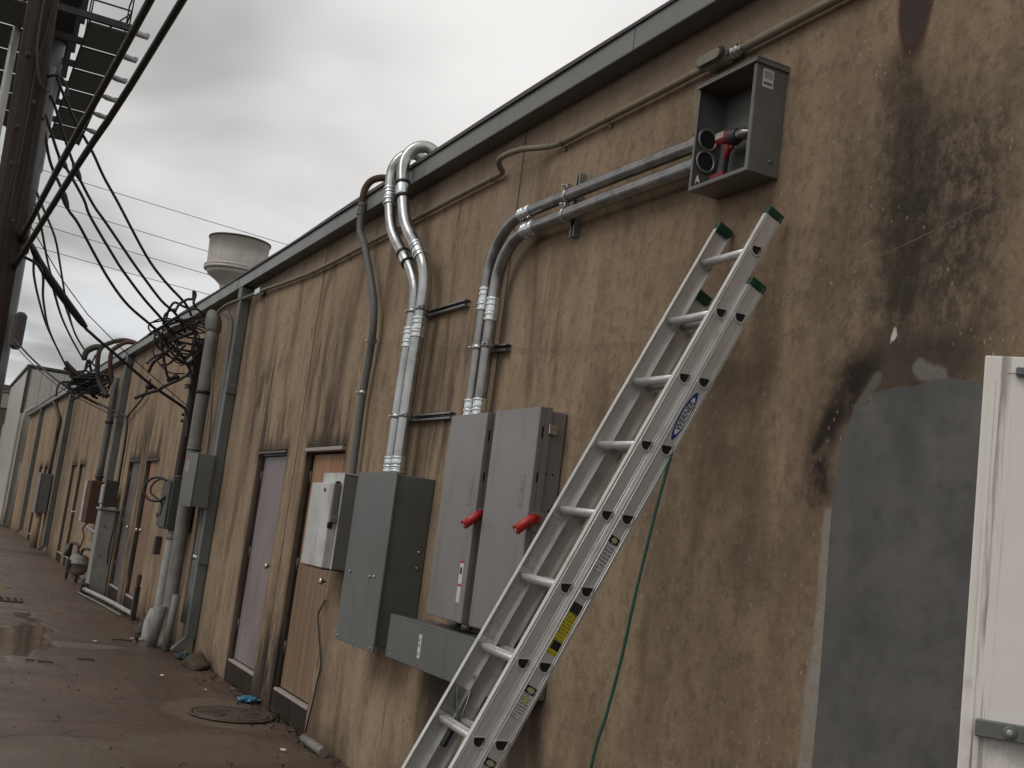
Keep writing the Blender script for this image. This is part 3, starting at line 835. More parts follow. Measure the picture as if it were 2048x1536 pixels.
def strut(p, q, label, face='out'):
    """slotted steel channel fixed to the wall, open side to the alley"""
    p, q = Vector(p), Vector(q); d = (q - p).normalized(); L = (q - p).length
    t = thing('strut_channel', p, label, 'channel')
    side = Vector((0, 1, 0)).cross(d).normalized(); nrm = Vector((0, -1, 0))
    prof = [(-.0205, 0), (.0205, 0), (.0205, .041), (.011, .041), (.011, .035), (.018, .035), (.018, .003), (-.018, .003), (-.018, .035), (-.011, .035), (-.011, .041), (-.0205, .041)]
    mb = MB(); rings = []
    for c in (p, q):
        rings.append([mb.bm.verts.new(c + side * u + nrm * (v + .001)) for u, v in prof])
    n = len(prof)
    for k in range(n): mb.bm.faces.new((rings[0][k], rings[0][(k + 1) % n], rings[1][(k + 1) % n], rings[1][k]))
    for rg in rings: mb.bm.faces.new(rg)
    part(t, 'channel', 'galv_grey', mb)
    mb = MB(); k = .03
    while k < L - .02:
        c = p + d * k + nrm * .0046
        mb.obox(Matrix.Translation(c) @ Matrix((tuple(side) + (0,), tuple(d) + (0,), tuple(nrm) + (0,), (0, 0, 0, 1))).transposed(), (.013, .026, .001))
        k += .05
    part(t, 'slot', 'dark_hole', mb)['kind'] = 'stuff'
    return t
s1 = strut((-7.42, 0, 3.115), (-6.58, 0, 3.105), 'upper strut channel behind the two roof conduits')
s2 = strut((-7.42, 0, 2.385), (-6.58, 0, 2.375), 'lower strut channel just above the large grey cabinet')
s3 = strut((-6.30, 0, 2.765), (-5.90, 0, 2.745), 'short strut channel behind the upright meter conduits')
s4 = strut((-5.262, 0, 3.285), (-5.262, 0, 3.64), 'upright strut channel behind the level meter conduits')
def clamp(root, c, axis, rr, lug):
    """two-piece pipe strap with bolt ear"""
    mb = MB().lathe([(rr * 1.03, -.016), (rr * 1.10, -.016), (rr * 1.10, .016), (rr * 1.03, .016)], c, axis, 20)
    e = Vector(c) + Vector(lug) * (rr * 1.1 + .012)
    mb.box(tuple(e - Vector((.014, .022, .014))), tuple(e + Vector((.014, .012, .014))), .003)
    mb.lathe([(.008, 0), (.008, .02)], e + Vector((0, -.022, 0)), (0, -1, 0), 8)
    part(root, 'pipe_clamp', 'galv', mb)
clamp(ta, (-7.262, -.12, 3.115), (0, 0, 1), rA, (-1, 0, 0)); clamp(tb, (-7.112, -.12, 3.115), (0, 0, 1), rB, (1, -.2, 0))
clamp(ta, (-7.288, -.12, 2.383), (0, 0, 1), rA, (-1, 0, 0)); clamp(tb, (-7.138, -.12, 2.383), (0, 0, 1), rB, (1, -.2, 0))

# --- two conduits from the meter box to the switches
rA, rB = .034, .036
MA = [(-4.03, -.09, 3.475), (-4.4, -.09, 3.485), (-4.9, -.09, 3.497), (-5.4, -.09, 3.505), (-5.72, -.09, 3.508), (-5.87, -.09, 3.500), (-5.99, -.09, 3.46), (-6.09, -.09, 3.385), (-6.15, -.09, 3.28), (-6.17, -.09, 3.16), (-6.17, -.09, 2.9), (-6.17, -.09, 2.6), (-6.172, -.09, 2.32)]
MC = [(-4.03, -.09, 3.375), (-4.4, -.09, 3.382), (-4.9, -.09, 3.392), (-5.4, -.09, 3.396), (-5.66, -.09, 3.398), (-5.80, -.09, 3.385), (-5.90, -.09, 3.345), (-5.98, -.09, 3.28), (-6.025, -.09, 3.19), (-6.040, -.09, 3.08), (-6.042, -.09, 2.9), (-6.042, -.09, 2.6), (-6.045, -.09, 2.32)]
tm = conduit_pipe('meter_conduit', MA, rA, 'upper of two galvanised conduits running from the open meter box', 'galv_dull')
tn = conduit_pipe('meter_conduit', MC, rB, 'lower of two galvanised conduits running from the open meter box', 'galv_dull')
screw_coupling(tm, (-5.735, -.09, 3.507), (1, 0, 0), rA); screw_coupling(tn, (-5.665, -.09, 3.397), (1, 0, 0), rB)
screw_coupling(tm, (-6.171, -.09, 3.055), (0, 0, 1), rA); screw_coupling(tn, (-6.041, -.09, 2.975), (0, 0, 1), rB)
for t_, x, r in ((tm, -6.172, rA), (tn, -6.045, rB)): ring_set(t_, (x, -.09, 2.385), (0, 0, 1), r, CP[:5], 'galv_bright')
clamp(tm, (-5.262, -.09, 3.502), (1, 0, 0), rA, (0, 0, 1)); clamp(tn, (-5.262, -.09, 3.396), (1, 0, 0), rB, (0, 0, 1))
clamp(tm, (-6.17, -.09, 2.757), (0, 0, 1), rA, (-1, 0, 0)); clamp(tn, (-6.042, -.09, 2.757), (0, 0, 1), rB, (1, -.3, 0))
for t_, z in ((tm, 3.475), (tn, 3.375)):
    r = .036
    ring_set(t_, (-4.055, -.09, z), (1, 0, 0), r, [(1.22, .018), (1.08, .02)], 'galv_grey', 'locknut')
    part(t_, 'bushing_screw', 'black', MB().box((-4.10, -.115, z + .028), (-4.07, -.065, z + .052), .004))

# --- old grey conduit with rusty gooseneck
r = .029
OG = [(-8.23, -.06, 1.95), (-8.25, -.06, 2.3), (-8.26, -.06, 2.6), (-8.235, -.06, 2.9), (-8.20, -.075, 3.11), (-8.255, -.085, 3.34), (-8.40, -.10, 3.58), (-8.55, -.13, 3.83), (-8.63, -.155, 3.95), (-8.66, -.16, 4.14)]
og = conduit_pipe('old_conduit', OG, r, 'crooked dull grey conduit with a rusty gooseneck over the eave', 'old_grey')
part(og, 'gooseneck', 'rust', MB().tube([(-8.66, -.16, 4.13), (-8.67, -.16, 4.22), (-8.66, -.155, 4.31), (-8.63, -.12, 4.38), (-8.58, -.05, 4.41), (-8.53, .02, 4.39), (-8.50, .07, 4.31), (-8.49, .09, 4.2)], .029, 14, True, 6))
ring_set(og, (-8.66, -.16, 4.135), (0, 0, 1), r, [(1.25, .03), (1.12, .045), (1.25, .03)], 'old_grey')
for z, x in ((2.62, -8.26), (3.02, -8.215)):
    clamp(og, (x, -.06, z), (0, 0, 1), r, (-1, 0, 0))

# --- painted conduit running along the top of the wall
r = .018
U = [(2.0, -.035, 3.885), (-1.0, -.035, 3.885), (-3.3, -.035, 3.885), (-3.99, -.035, 3.885)]
up_ = conduit_pipe('wall_conduit', U, .020, 'tan painted conduit running level along the top of the wall', 'tan_conduit', sm=2, n=14)
U2 = [(-4.16, -.035, 3.885), (-4.6, -.035, 3.885), (-5.2, -.035, 3.888), (-5.55, -.035, 3.89), (-5.72, -.06, 3.905), (-5.9, -.10, 3.93), (-6.10, -.115, 3.94), (-6.20, -.105, 3.935), (-6.25, -.07, 3.915), (-6.27, -.04, 3.898), (-6.34, -.035, 3.893), (-6.6, -.035, 3.895), (-7.6, -.035, 3.895), (-9.0, -.035, 3.895), (-10.2, -.035, 3.90), (-11.4, -.04, 3.955), (-12.0, -.05, 3.985), (-12.6, -.08, 3.985), (-13.2, -.15, 3.97), (-13.55, -.18, 3.93), (-13.64, -.19, 3.82), (-13.66, -.17, 3.6), (-13.55, -.12, 3.0), (-13.45, -.08, 2.2), (-13.4, -.06, .3)]
part(up_, 'pipe', 'tan_conduit', MB().tube(U2, r, 12, True, 5))
ring_set(up_, (-6.42, -.035, 3.894), (1, 0, 0), r, CPS, 'tan_conduit'); ring_set(up_, (-10.25, -.035, 3.90), (1, 0, 0), r, CPS, 'tan_conduit')
for x in (-5.03, -5.52, -7.9, -9.25):
    part(up_, 'pipe_strap', 'tan_conduit', MB().lathe([(r * 1.02, -.008), (r * 1.16, -.008), (r * 1.16, .008), (r * 1.02, .008)], (x, -.035, 3.887), (1, 0, 0), 14).box((x - .010, -.016, 3.845), (x + .010, -.002, 3.870)))
# conduit body (pull fitting) with cover and rubber gasket
cb = MB()
def stadium(L, R, n=8):
    return [(L * s + R * math.cos(a), R * math.sin(a)) for s, a0 in ((1, -90), (-1, 90)) for a in [R_(a0 + 180 * k / n) for k in range(n + 1)]]
part(up_, 'fitting_body', 'galv_grey', MB().prism([(x - 4.075, z + 3.885) for x, z in stadium(.064, .027)], -.075, -.008, 'xz'))
part(up_, 'fitting_gasket', 'black', MB().prism([(x - 4.075, z + 3.885) for x, z in stadium(.066, .033)], -.084, -.0752, 'xz'))
part(up_, 'fitting_cover', 'tan_conduit', MB().prism([(x - 4.075, z + 3.885) for x, z in stadium(.060, .024)], -.094, -.0842, 'xz'))
ring_set(up_, (-3.945, -.035, 3.885), (1, 0, 0), .019, [(1.2, .03), (1.5, .018), (1.3, .012), (1.5, .018), (1.2, .03)], 'galv')
# box fitting where it dips to the next panel
part(up_, 'fitting_body', 'galv_bright', MB().box((-12.33, -.085, 3.955), (-12.13, -.02, 4.025), .008))

# --- open meter box, cover off
MX0, MX1, MZ0, MZ1, MD = -4.02, -3.612, 3.225, 3.70, .158
mt = thing('meter_box', (-3.825, 0, MZ0), 'open grey meter box without its cover high on the wall', 'electrical box')
k = .003
part(mt, 'back_plate', 'meter', MB().box((MX0, -.006, MZ0), (MX1, -.001, MZ1)))
part(mt, 'side_panel', 'meter', MB().box((MX1 - k, -MD, MZ0), (MX1, -.0061, MZ1 - .001)))
ls = MB(); ls.box((MX0, -MD, MZ0), (MX0 + k, -.0061, MZ1 - .001))
part(mt, 'side_panel', 'meter', ls)
part(mt, 'bottom_panel', 'meter', MB().box((MX0 + k, -MD, MZ0), (MX1 - k, -.0061, MZ0 + k)))
part(mt, 'top_panel', 'meter', MB().box((MX0 - .008, -MD - .012, MZ1), (MX1 + .010, .0, MZ1 + .010), .003).box((MX0 - .008, -MD - .012, MZ1 - .012), (MX1 + .010, -MD - .008, MZ1 - .0001)).box((MX1 + .0065, -MD - .008, MZ1 - .018), (MX1 + .0095, -.001, MZ1 - .0002)))
lip = MB()
lip.box((MX1 - .022, -MD - .001, MZ0 + k), (MX1 - k - .0002, -MD + .0025, MZ1 - .003)); lip.box((MX0 + k + .0002, -MD - .001, MZ0 + k), (MX0 + .016, -MD + .0025, MZ1 - .003)); lip.box((MX0 + .0162, -MD - .001, MZ0 + k + .0002), (MX1 - .0222, -MD + .0025, MZ0 + .016))
part(mt, 'lip', 'meter', lip)
for z in (3.475, 3.375):
    part(mt, 'hub_ring', 'galv_grey', MB().lathe([(.041, 0), (.052, 0), (.052, .010), (.041, .010)], (MX0 + k, -.09, z), (1, 0, 0), 22))
    part(mt, 'hub_opening', 'dark_hole', MB().lathe([(.040, 0), (.040, .006)], (MX0 + k, -.09, z), (1, 0, 0), 22))
part(mt, 'knockout_ring', 'galv_grey', MB().lathe([(.036, 0), (.042, 0), (.042, .003), (.036, .003)], (MX1 - .055, -.0065, 3.52), (0, -1, 0), 22))
part(mt, 'knockout', 'dark_hole', MB().lathe([(.0355, 0), (.0355, .0012)], (MX1 - .055, -.0065, 3.52), (0, -1, 0), 22))
ml = part(mt, 'label', 'label_white', MB().box((MX1 + .0004, -MD + .030, 3.590), (MX1 + .0010, -MD + .085, 3.668)))
sub(ml, 'label_print', 'grey_box', MB().box((MX1 + .0011, -MD + .036, 3.600), (MX1 + .0014, -MD + .079, 3.613)), mt)
sub(ml, 'label_print', 'lab_small', MB().box((MX1 + .0011, -MD + .036, 3.625), (MX1 + .0014, -MD + .079, 3.660)), mt)
ms = MB().lathe([(.010, 0), (.010, .003), (.004, .005)], (MX1, -.05, 3.285), (1, 0, 0), 10); part(mt, 'knockout_plug', 'meter', ms)
text_mesh('A', .055, 'chalk_mark', 'logo_white', Matrix.Translation(Vector((MX0 + .030, -MD + .02, MZ0 + .050)) - mt.location) @ Matrix.Rotation(R_(90), 4, 'X'), mt, .0008)

# cordless drill lying in the meter box
dr = thing('cordless_drill', (-3.82, -.09, MZ0 + k), 'red and black cordless drill standing inside the open meter box', 'drill')
zb = 3.452
part(dr, 'motor_housing', 'drill_red', MB().lathe([(.022, 0), (.034, .008), (.037, .03), (.037, .085), (.033, .09)], (-3.935, -.078, zb), (1, 0, -.06), 18))
part(dr, 'clutch_collar', 'battery', MB().lathe([(.034, 0), (.037, .005), (.037, .014), (.033, .016), (.033, .034), (.029, .042)], (-3.846, -.078, zb - .0055), (1, 0, -.06), 18))
part(dr, 'chuck', 'chuck', MB().lathe([(.024, 0), (.026, .004), (.026, .044), (.022, .052), (.011, .076), (.007, .080)], (-3.806, -.078, zb - .0078), (1, 0, -.06), 18))
part(dr, 'drill_bit', 'iron', MB().tube([(-3.728, -.078, zb - .0125), (-3.695, -.078, zb - .0145)], .0045, 8))
part(dr, 'handle', 'battery', MB().tube([(-3.885, -.078, zb - .020), (-3.889, -.078, zb - .07), (-3.897, -.078, zb - .13), (-3.902, -.078, zb - .165)], [.025, .021, .021, .026], 14, True, 3))
part(dr, 'handle_front', 'drill_red', MB().tube([(-3.868, -.078, zb - .02), (-3.872, -.081, zb - .06), (-3.884, -.081, zb - .10)], [.021, .018, .010], 10, True, 3))
part(dr, 'trigger', 'drill_red', MB().box((-3.860, -.087, zb - .060), (-3.838, -.069, zb - .028), .004))
part(dr, 'battery_pack', 'drill_red', MB().box((-3.945, -.113, MZ0 + k + .001), (-3.850, -.043, zb - .160), .006))
part(dr, 'brand_plate', 'door_trim', MB().box((-3.918, -.1165, zb - .010), (-3.862, -.1145, zb + .018)))

# --- two heavy switches with red handles
def switch(x0, x1, label):
    z0, z1, yf = 1.163, 2.332, -.170
    t = thing('disconnect_switch', ((x0 + x1) / 2, 0, z0), label, 'electrical box', 'switches with red handles')
    part(t, 'enclosure', 'switch', MB().box((x0 + .012, -.135, z0 + .012), (x1 - .012, -.006, z1 - .012), .004))
    part(t, 'cover', 'switch', MB().box((x0, yf, z0), (x1, -.136, z1), .006, 2).box((x0, -.1362, z0), (x0 + .004, -.10, z1)).box((x1 - .004, -.1362, z0), (x1, -.10, z1)))
    part(t, 'latch', 'galv', MB().box((x1 + .0005, -.115, z1 - .135), (x1 + .014, -.065, z1 - .085), .003).bar((x1 + .018, -.115, z1 - .10), (x1 + .018, -.065, z1 - .10), .008))
    hz = 1.745
    part(t, 'handle_bracket', 'switch', MB().box((x1 + .0005, -.150, hz - .05), (x1 + .010, -.03, hz + .05), .003).lathe([(.014, 0), (.014, .008)], (x1 + .010, -.06, hz + .01), (1, 0, 0), 12))
    h = part(t, 'handle', 'red', MB().tube([(x1 + .022, -.135, hz + .030), (x1 + .022, -.165, hz + .008), (x1 + .022, -.238, hz - .052)], [.018, .024, .026], 14, True, 0).box((x1 + .010, -.150, hz - .002), (x1 + .034, -.110, hz + .034), .005))
    sub(h, 'handle_end', 'label_white', MB().lathe([(.010, 0), (.010, .003)], (x1 + .022, -.2385, hz - .0524), (0, -.08, -.064), 12), t)
    part(t, 'nameplate', 'lab_plate', MB().box((x1 - .125, yf - .0012, hz + .06), (x1 - .075, yf - .0004, hz + .235)))
    for yy, zz, rr in ((-.03, .09, .008), (-.045, .065, .010), (-.05, .25, .006), (-.09, .25, .006), (-.02, -.02, .010)):
        part(t, 'knockout', 'dark_hole', MB().lathe([(rr, 0), (rr, .0015)], (x1 - .0115, yy, hz + zz), (1, 0, 0), 10))
    part(t, 'slot', 'dark_hole', MB().box((x1 + .0002, -.150, z1 - .16), (x1 + .0008, -.140, z1 - .10)))
    part(t, 'slot', 'dark_hole', MB().box((x1 + .0002, -.150, hz + .20), (x1 + .0008, -.140, hz + .25)))
    return t
sw1 = switch(-6.245, -5.745, 'grey switch with red handle next to the large grey cabinet')
sw2 = switch(-5.645, -5.118, 'grey switch with red handle standing half behind the ladder')
wl = part(sw1, 'warning_label', 'label_white', MB().box((-5.845, -.1715, 1.27), (-5.800, -.1706, 1.50)))
sub(wl, 'label_band', 'red', MB().box((-5.845, -.1722, 1.485), (-5.800, -.1716, 1.50)), sw1)
sub(wl, 'label_band', 'red', MB().box((-5.845, -.1722, 1.358), (-5.800, -.1716, 1.372)), sw1)
sub(wl, 'label_symbol', 'ink', MB().box((-5.838, -.1722, 1.425), (-5.812, -.1716, 1.462)), sw1)

# --- large grey cabinet
cb = thing('large_cabinet', (-7.11, 0, .85), 'large dark grey cabinet below the two roof conduits', 'electrical box')
part(cb, 'enclosure', 'grey_cab', MB().box((-7.465, -.255, .90), (-6.76, -.004, 1.968), .004))
cv = part(cb, 'cover', 'grey_cab', MB().box((-7.476, -.272, .858), (-6.748, -.2555, 1.978), .003))
for x, z in ((-7.44, .885), (-7.11, .880), (-6.79, .885)): sub(cv, 'screw', 'galv', MB().lathe([(.008, 0), (.008, .004), (.004, .006)], (x, -.272, z), (0, -1, 0), 10), cb)
for x, z in ((-7.355, 1.315), (-6.965, 1.31), (-6.885, 1.315)):
    sub(cv, 'latch_bolt', 'galv', MB().lathe([(.010, 0), (.010, .006), (.006, .012)], (x, -.272, z), (0, -1, 0), 10), cb)
for z in (1.50, 1.40): part(cb, 'side_bolt', 'galv', MB().lathe([(.010, 0), (.010, .006), (.006, .010)], (-6.76, -.05, z), (1, 0, 0), 10))
# --- wireway below the switches
tr = thing('wireway', (-5.6, 0, .87), 'long low grey wireway box under the two switches', 'electrical box')
part(tr, 'trough', 'grey_cab', MB().box((-6.515, -.245, .885), (-5.02, -.004, 1.110), .004))
part(tr, 'cover', 'grey_cab', MB().box((-6.538, -.268, .872), (-5.0, -.2455, 1.112), .003).box((-6.538, -.268, 1.1122), (-5.0, -.225, 1.124), .002))
wl = part(tr, 'label', 'label_white', MB().box((-6.055, -.2695, .93), (-6.015, -.2688, 1.06)))
for z in (.945, .99, 1.02): sub(wl, 'label_print', 'lab_plate', MB().box((-6.046, -.2701, z), (-6.030, -.2696, z + .02)), tr)
part(tr, 'nipple', 'galv', MB().lathe([(.040, 0), (.040, .05), (.052, .05), (.052, .07), (.040, .07), (.040, .24)], (-6.76, -.12, .99), (1, 0, 0), 18))
for x in (-6.0, -5.85, -5.4, -5.25):
    part(tr, 'riser', 'galv_grey', MB().lathe([(.032, 0), (.032, .045)], (x, -.08, 1.1225), (0, 0, 1), 16))
for x in (-6.45, -6.05, -5.65): part(tr, 'screw', 'galv', MB().lathe([(.007, 0), (.007, .005)], (x, -.268, .893), (0, -1, 0), 8))
# --- old white switch box left of the cabinet
ws = thing('old_switch_box', (-8.2, 0, 1.29), 'scuffed off-white old switch box left of the large cabinet', 'electrical box')
part(ws, 'enclosure', 'grey_box', MB().box((-8.46, -.20, 1.285), (-7.97, -.004, 1.975), .005))
dd = part(ws, 'front_door', 'old_white', MB().box((-8.515, -.270, 1.288), (-8.005, -.2068, 1.902), .006))
sub(dd, 'maker_mark', 'rust', MB().box((-8.20, -.2713, 1.835), (-8.15, -.2704, 1.862)), ws)
part(ws, 'lever', 'grey_box', MB().box((-8.004, -.262, 1.66), (-7.985, -.215, 1.90), .004).box((-8.004, -.262, 1.62), (-7.975, -.20, 1.665), .004))
part(ws, 'lever_pivot', 'rust', MB().lathe([(.022, 0), (.022, .012)], (-8.0045, -.235, 1.90), (1, 0, 0), 12))
part(ws, 'padlock', 'black', MB().box((-8.0, -.275, 1.575), (-7.985, -.235, 1.618), .004))
part(ws, 'front_flange', 'old_white', MB().box((-8.46, -.2065, 1.287), (-7.968, -.2002, 1.9745)))
part(ws, 'top_flange', 'old_white', MB().box((-8.465, -.205, 1.9755), (-7.965, -.002, 1.985)))
part(ws, 'rust_edge', 'rust', MB().box((-8.45, -.262, 1.276), (-8.02, -.012, 1.2845)))

# ================================================================== extension ladder leaning on the wall
LD = Vector((.05407709, .41361693, .90884361)); LE = Vector((.99764399, -.06085956, -.03166347)); LN = LE.cross(LD)
LP0 = Vector((-3.5243, -.1422, 2.8787))
LS = 3.20
lad = thing('extension_ladder', LP0 - LD * LS, 'aluminium extension ladder with green end caps leaning on the wall', 'ladder')
foot = LP0 - LD * LS
ly = -LN
lad.matrix_world = Matrix(((LE.x, ly.x, LD.x, foot.x), (LE.y, ly.y, LD.y, foot.y), (LE.z, ly.z, LD.z, foot.z), (0, 0, 0, 1)))
WUP = Vector((0, ly.z, LD.z)).normalized()          # world up in the ladder's own frame
WSD = Vector((1, 0, 0)).cross(WUP)
def d_prof(rad, n=18):
    out = []
    for k in range(n):
        a = 2 * math.pi * k / n + .01
        u, v = math.cos(a) * rad, math.sin(a) * rad
        out.append((u, min(v, rad * .45)))
    return out
def d_tube(mb, x0, x1, y, z, rad):
    pr = d_prof(rad); A = [], []
    for i, x in enumerate((x0, x1)):
        for u, v in pr:
            A[i].append(mb.bm.verts.new(Vector((x, y, z)) + WSD * u + WUP * v))
    n = len(pr)
    for k in range(n):
        f = mb.bm.faces.new((A[0][k], A[0][(k + 1) % n], A[1][(k + 1) % n], A[1][k])); f.smooth = True
    mb.bm.faces.new(A[0]); mb.bm.faces.new(A[1])
def d_ring(mb, x0, x1, y, z, ra, rb):
    a, b = d_prof(ra), d_prof(rb); n = len(a)
    R = []
    for x, pr in ((x0, b), (x1, b), (x1, a), (x0, a)):
        R.append([mb.bm.verts.new(Vector((x, y, z)) + WSD * u + WUP * v) for u, v in pr])
    for i in range(4):
        P, Q = R[i], R[(i + 1) % 4]
        for k in range(n): mb.bm.faces.new((P[k], P[(k + 1) % n], Q[(k + 1) % n], Q[k]))
def rail(xw, sgn, y0, y1, z0, z1, fl):
    """C-channel: web at xw, flanges of width fl pointing inwards (direction sgn)"""
    mb = MB(); tk = .003
    poly = [(xw, y0), (xw + sgn * fl, y0), (xw + sgn * fl, y0 + tk), (xw + sgn * tk, y0 + tk), (xw + sgn * tk, y1 - tk), (xw + sgn * fl, y1 - tk), (xw + sgn * fl, y1), (xw, y1)]
    mb.prism(poly, z0, z1, 'xy')
    return mb
XL = -.378
FT, FB = LS + .185, LS - 2.86
BT, BB = LS - .277 + .165, .02
sections = (('fly', 0.0, XL, -.040, .036, FB, FT, LS, .024, 0.0), ('base', .0155, XL - .0155, .0365, .112, BB, BT, LS - .277, .022, .072))
for nm, xr, xl, y0, y1, z0, z1, h0, fl, yc in sections:
    rail(xr, -1, y0, y1, z0, z1, fl).build('rail', 'alu', lad)
    rail(xl, 1, y0, y1, z0, z1, fl).build('rail', 'alu', lad)
    # extruded ridges on the webs
    rd = MB()
    for xx, s in ((xr, 1), (xl, -1)):
        for yy, rr in ((y0 + .010, .0022), (y1 - .010, .0032), (y1 - .019, .0018)):
            rd.tube([(xx, yy, z0 + .01), (xx, yy, z1 - .01)], rr, 8)
    rd.build('rail_ridge', 'alu', lad)['kind'] = 'stuff'
    k = 0
    while h0 - .3048 * k > z0 + .08:
        z = h0 - .3048 * k
        mb = MB(); d_tube(mb, xl + .003, xr - .003, yc, z, .0212)
        for q in (-.010, -.003, .004):          # tread ribs
            c = Vector((0, yc, z)) + WSD * q + WUP * (.0212 * .45)
            mb.obox(Matrix.Translation(c + Vector(((xl + xr) / 2, 0, 0))), (xr - xl - .04, .0022, .0018))
        rg = mb.build('rung', 'alu', lad)
        mb = MB(); d_ring(mb, xr + .0002, xr + .0045, yc, z, .0225, .0290); mb.build('rung_collar', 'alu', rg)
        mb = MB(); d_ring(mb, xl + .0032, xl + .0075, yc, z, .0205, .0280); mb.build('rung_collar', 'alu', rg)
        mb = MB(); d_tube(mb, xr + .0003, xr + .0012, yc, z, .0223)
        mb.build('rung_hole', 'dark_hole', rg)
        k += 1
    for xx, s in ((xr, -1), (xl, 1)):
        mb = MB()
        a, b = (xx + .003, xx - .026) if s < 0 else (xx - .003, xx + .026)
        mb.box((a, y0 - .002, z1 - .034), (b, y1 + .002, z1 + .006), .004)
        for q in (.3, .6):
            mb.lathe([(.004, 0), (.004, .0015)], (xx - s * .0032, y0 + (y1 - y0) * q, z1 - .016), (-s, 0, 0), 8)
        mb.build('end_cap', 'green_cap', lad)
for xx in (.0155, XL - .0155):
    MB().box((xx - .022, .030, -.012), (xx + .022, .118, .05), .008).build('foot_pad', 'black', lad)
# interlocking guide brackets at the foot of the fly section, spring locks, pulley
zl = LS - .3048 * 7 + .03
for xx, s in ((0, -1), (XL, 1)):
    MB().box((xx + s * .004, -.030, zl - .01), (xx + s * .012, .06, zl + .10), .003).bar((xx + s * .02, -.02, zl + .09), (xx + s * .03, .05, zl - .02), .006).build('rung_lock', 'galv_grey', lad)
    MB().box((xx + s * .035, .03, zl - .12), (xx + s * .060, .05, zl - .02), .004).build('lock_lever', 'black', lad)
MB().tube([(XL + .01, .03, zl + .16), (XL + .03, .045, zl + .06), (XL + .05, .05, zl - .02)], .003, 6).build('lock_spring', 'galv_grey', lad)
# printed labels on the outer face of the right base rail
def lab(x, yc, zc, w, h, mat):
    return MB().box((x, yc - w / 2, zc - h / 2), (x + .0007, yc + w / 2, zc + h / 2)).build('label', mat, lad)
hb = lambda k: LS - .277 - .3048 * k
lx = .0157; yb = .0735
# oval maker's badge
zc = hb(1.52)
def lens(a, b, n=20, p=1.35): return [(b * math.copysign(abs(math.sin(t)) ** p, math.sin(t)), a * math.cos(t)) for t in [2 * math.pi * k / n for k in range(n)]]
bd = MB(); bd.prism([(yb + u, zc + v) for u, v in lens(.108, .0215, 36)], lx, lx + .0008, 'yz'); badge = bd.build('badge', 'logo_blue', lad)
MB().prism([(yb + u, zc + v) for u, v in lens(.083, .0150, 36, 1.0)], lx + .0009, lx + .0013, 'yz').build('badge_field', 'logo_white', badge)
mt_ = Matrix(((0, 0, 1, lx + .0015), (0, -1, 0, yb), (1, 0, 0, zc), (0, 0, 0, 1)))
text_mesh('WERNER', .0315, 'badge_lettering', 'ink', mt_, badge, .0002, .12, .0006)
q = lab(lx, yb - .002, hb(3.56), .038, .128, 'lab_print')
MB().box((lx + .0008, yb - .024, hb(3.56) + .060), (lx + .0012, yb + .018, hb(3.56) + .088)).build('label_header', 'ink', q)
MB().prism([(yb - .003 + .013 * math.cos(a), hb(3.56) + .074 + .010 * math.sin(a)) for a in [2 * math.pi * k / 20 for k in range(20)]], lx + .0013, lx + .0016, 'yz').build('label_emblem', 'logo_green', q)
q = lab(lx, yb - .002, hb(4.52), .048, .205, 'lab_yellow')
MB().box((lx + .0008, yb - .020, hb(4.52) - .083), (lx + .0012, yb + .016, hb(4.52) - .050)).build('label_panel', 'ink', q)
for kk in (5.50, 6.42):
    q = lab(lx, yb - .002, hb(kk) - .01, .040, .100, 'lab_print')
    MB().box((lx + .0008, yb - .024, hb(kk) + .040), (lx + .0012, yb + .020, hb(kk) + .068)).build('label_header', 'ink', q)
    MB().prism([(yb - .002 + .016 * math.cos(a), hb(kk) + .054 + .010 * math.sin(a)) for a in [2 * math.pi * k / 20 for k in range(20)]], lx + .0013, lx + .0016, 'yz').build('label_emblem', 'logo_green', q)
    MB().prism([(yb - .002 + .0135 * math.cos(a), hb(kk) + .016 + .0165 * math.sin(a)) for a in [2 * math.pi * k / 20 for k in range(20)]], lx + .0008, lx + .0011, 'yz').build('label_emblem', 'logo_green', q)
# faded instruction stickers on the inner face of the left fly rail
for kk, h in ((4.52, .235), (5.5, .245)):
    MB().box((XL + .0032, -.026, LS - .3048 * kk - h / 2), (XL + .0038, .024, LS - .3048 * kk + h / 2)).build('sticker', 'lab_faded', lad)

# green hoist rope
def rope(pts, rr, mat, name, label):
    P, _ = spline([Vector(p) for p in pts], [1] * len(pts), 30)
    t = thing(name, P[-1], label, 'rope')
    for s in range(3):
        q = []
        acc = 0
        for i, p in enumerate(P):
            d = (P[min(i + 1, len(P) - 1)] - P[max(i - 1, 0)]).normalized()
            u = Vector((1, 0, 0)); u = (u - d * u.dot(d)).normalized(); v = d.cross(u)
            if i: acc += (P[i] - P[i - 1]).length
            a = acc / .045 * 2 * math.pi + s * 2.094
            q.append(p + (u * math.cos(a) + v * math.sin(a)) * rr * .55)
        part(t, 'strand', mat, MB().tube(q, rr * .62, 6))
    return t
rope([(-3.56, -.40, 2.10), (-3.55, -.43, 1.98), (-3.53, -.48, 1.785), (-3.49, -.55, 1.51), (-3.46, -.60, 1.28), (-3.44, -.65, 1.08), (-3.42, -.70, .913), (-3.41, -.76, .4), (-3.38, -.84, .02)], .0056, 'rope', 'hoist_rope', 'green twisted rope hanging down behind the ladder')

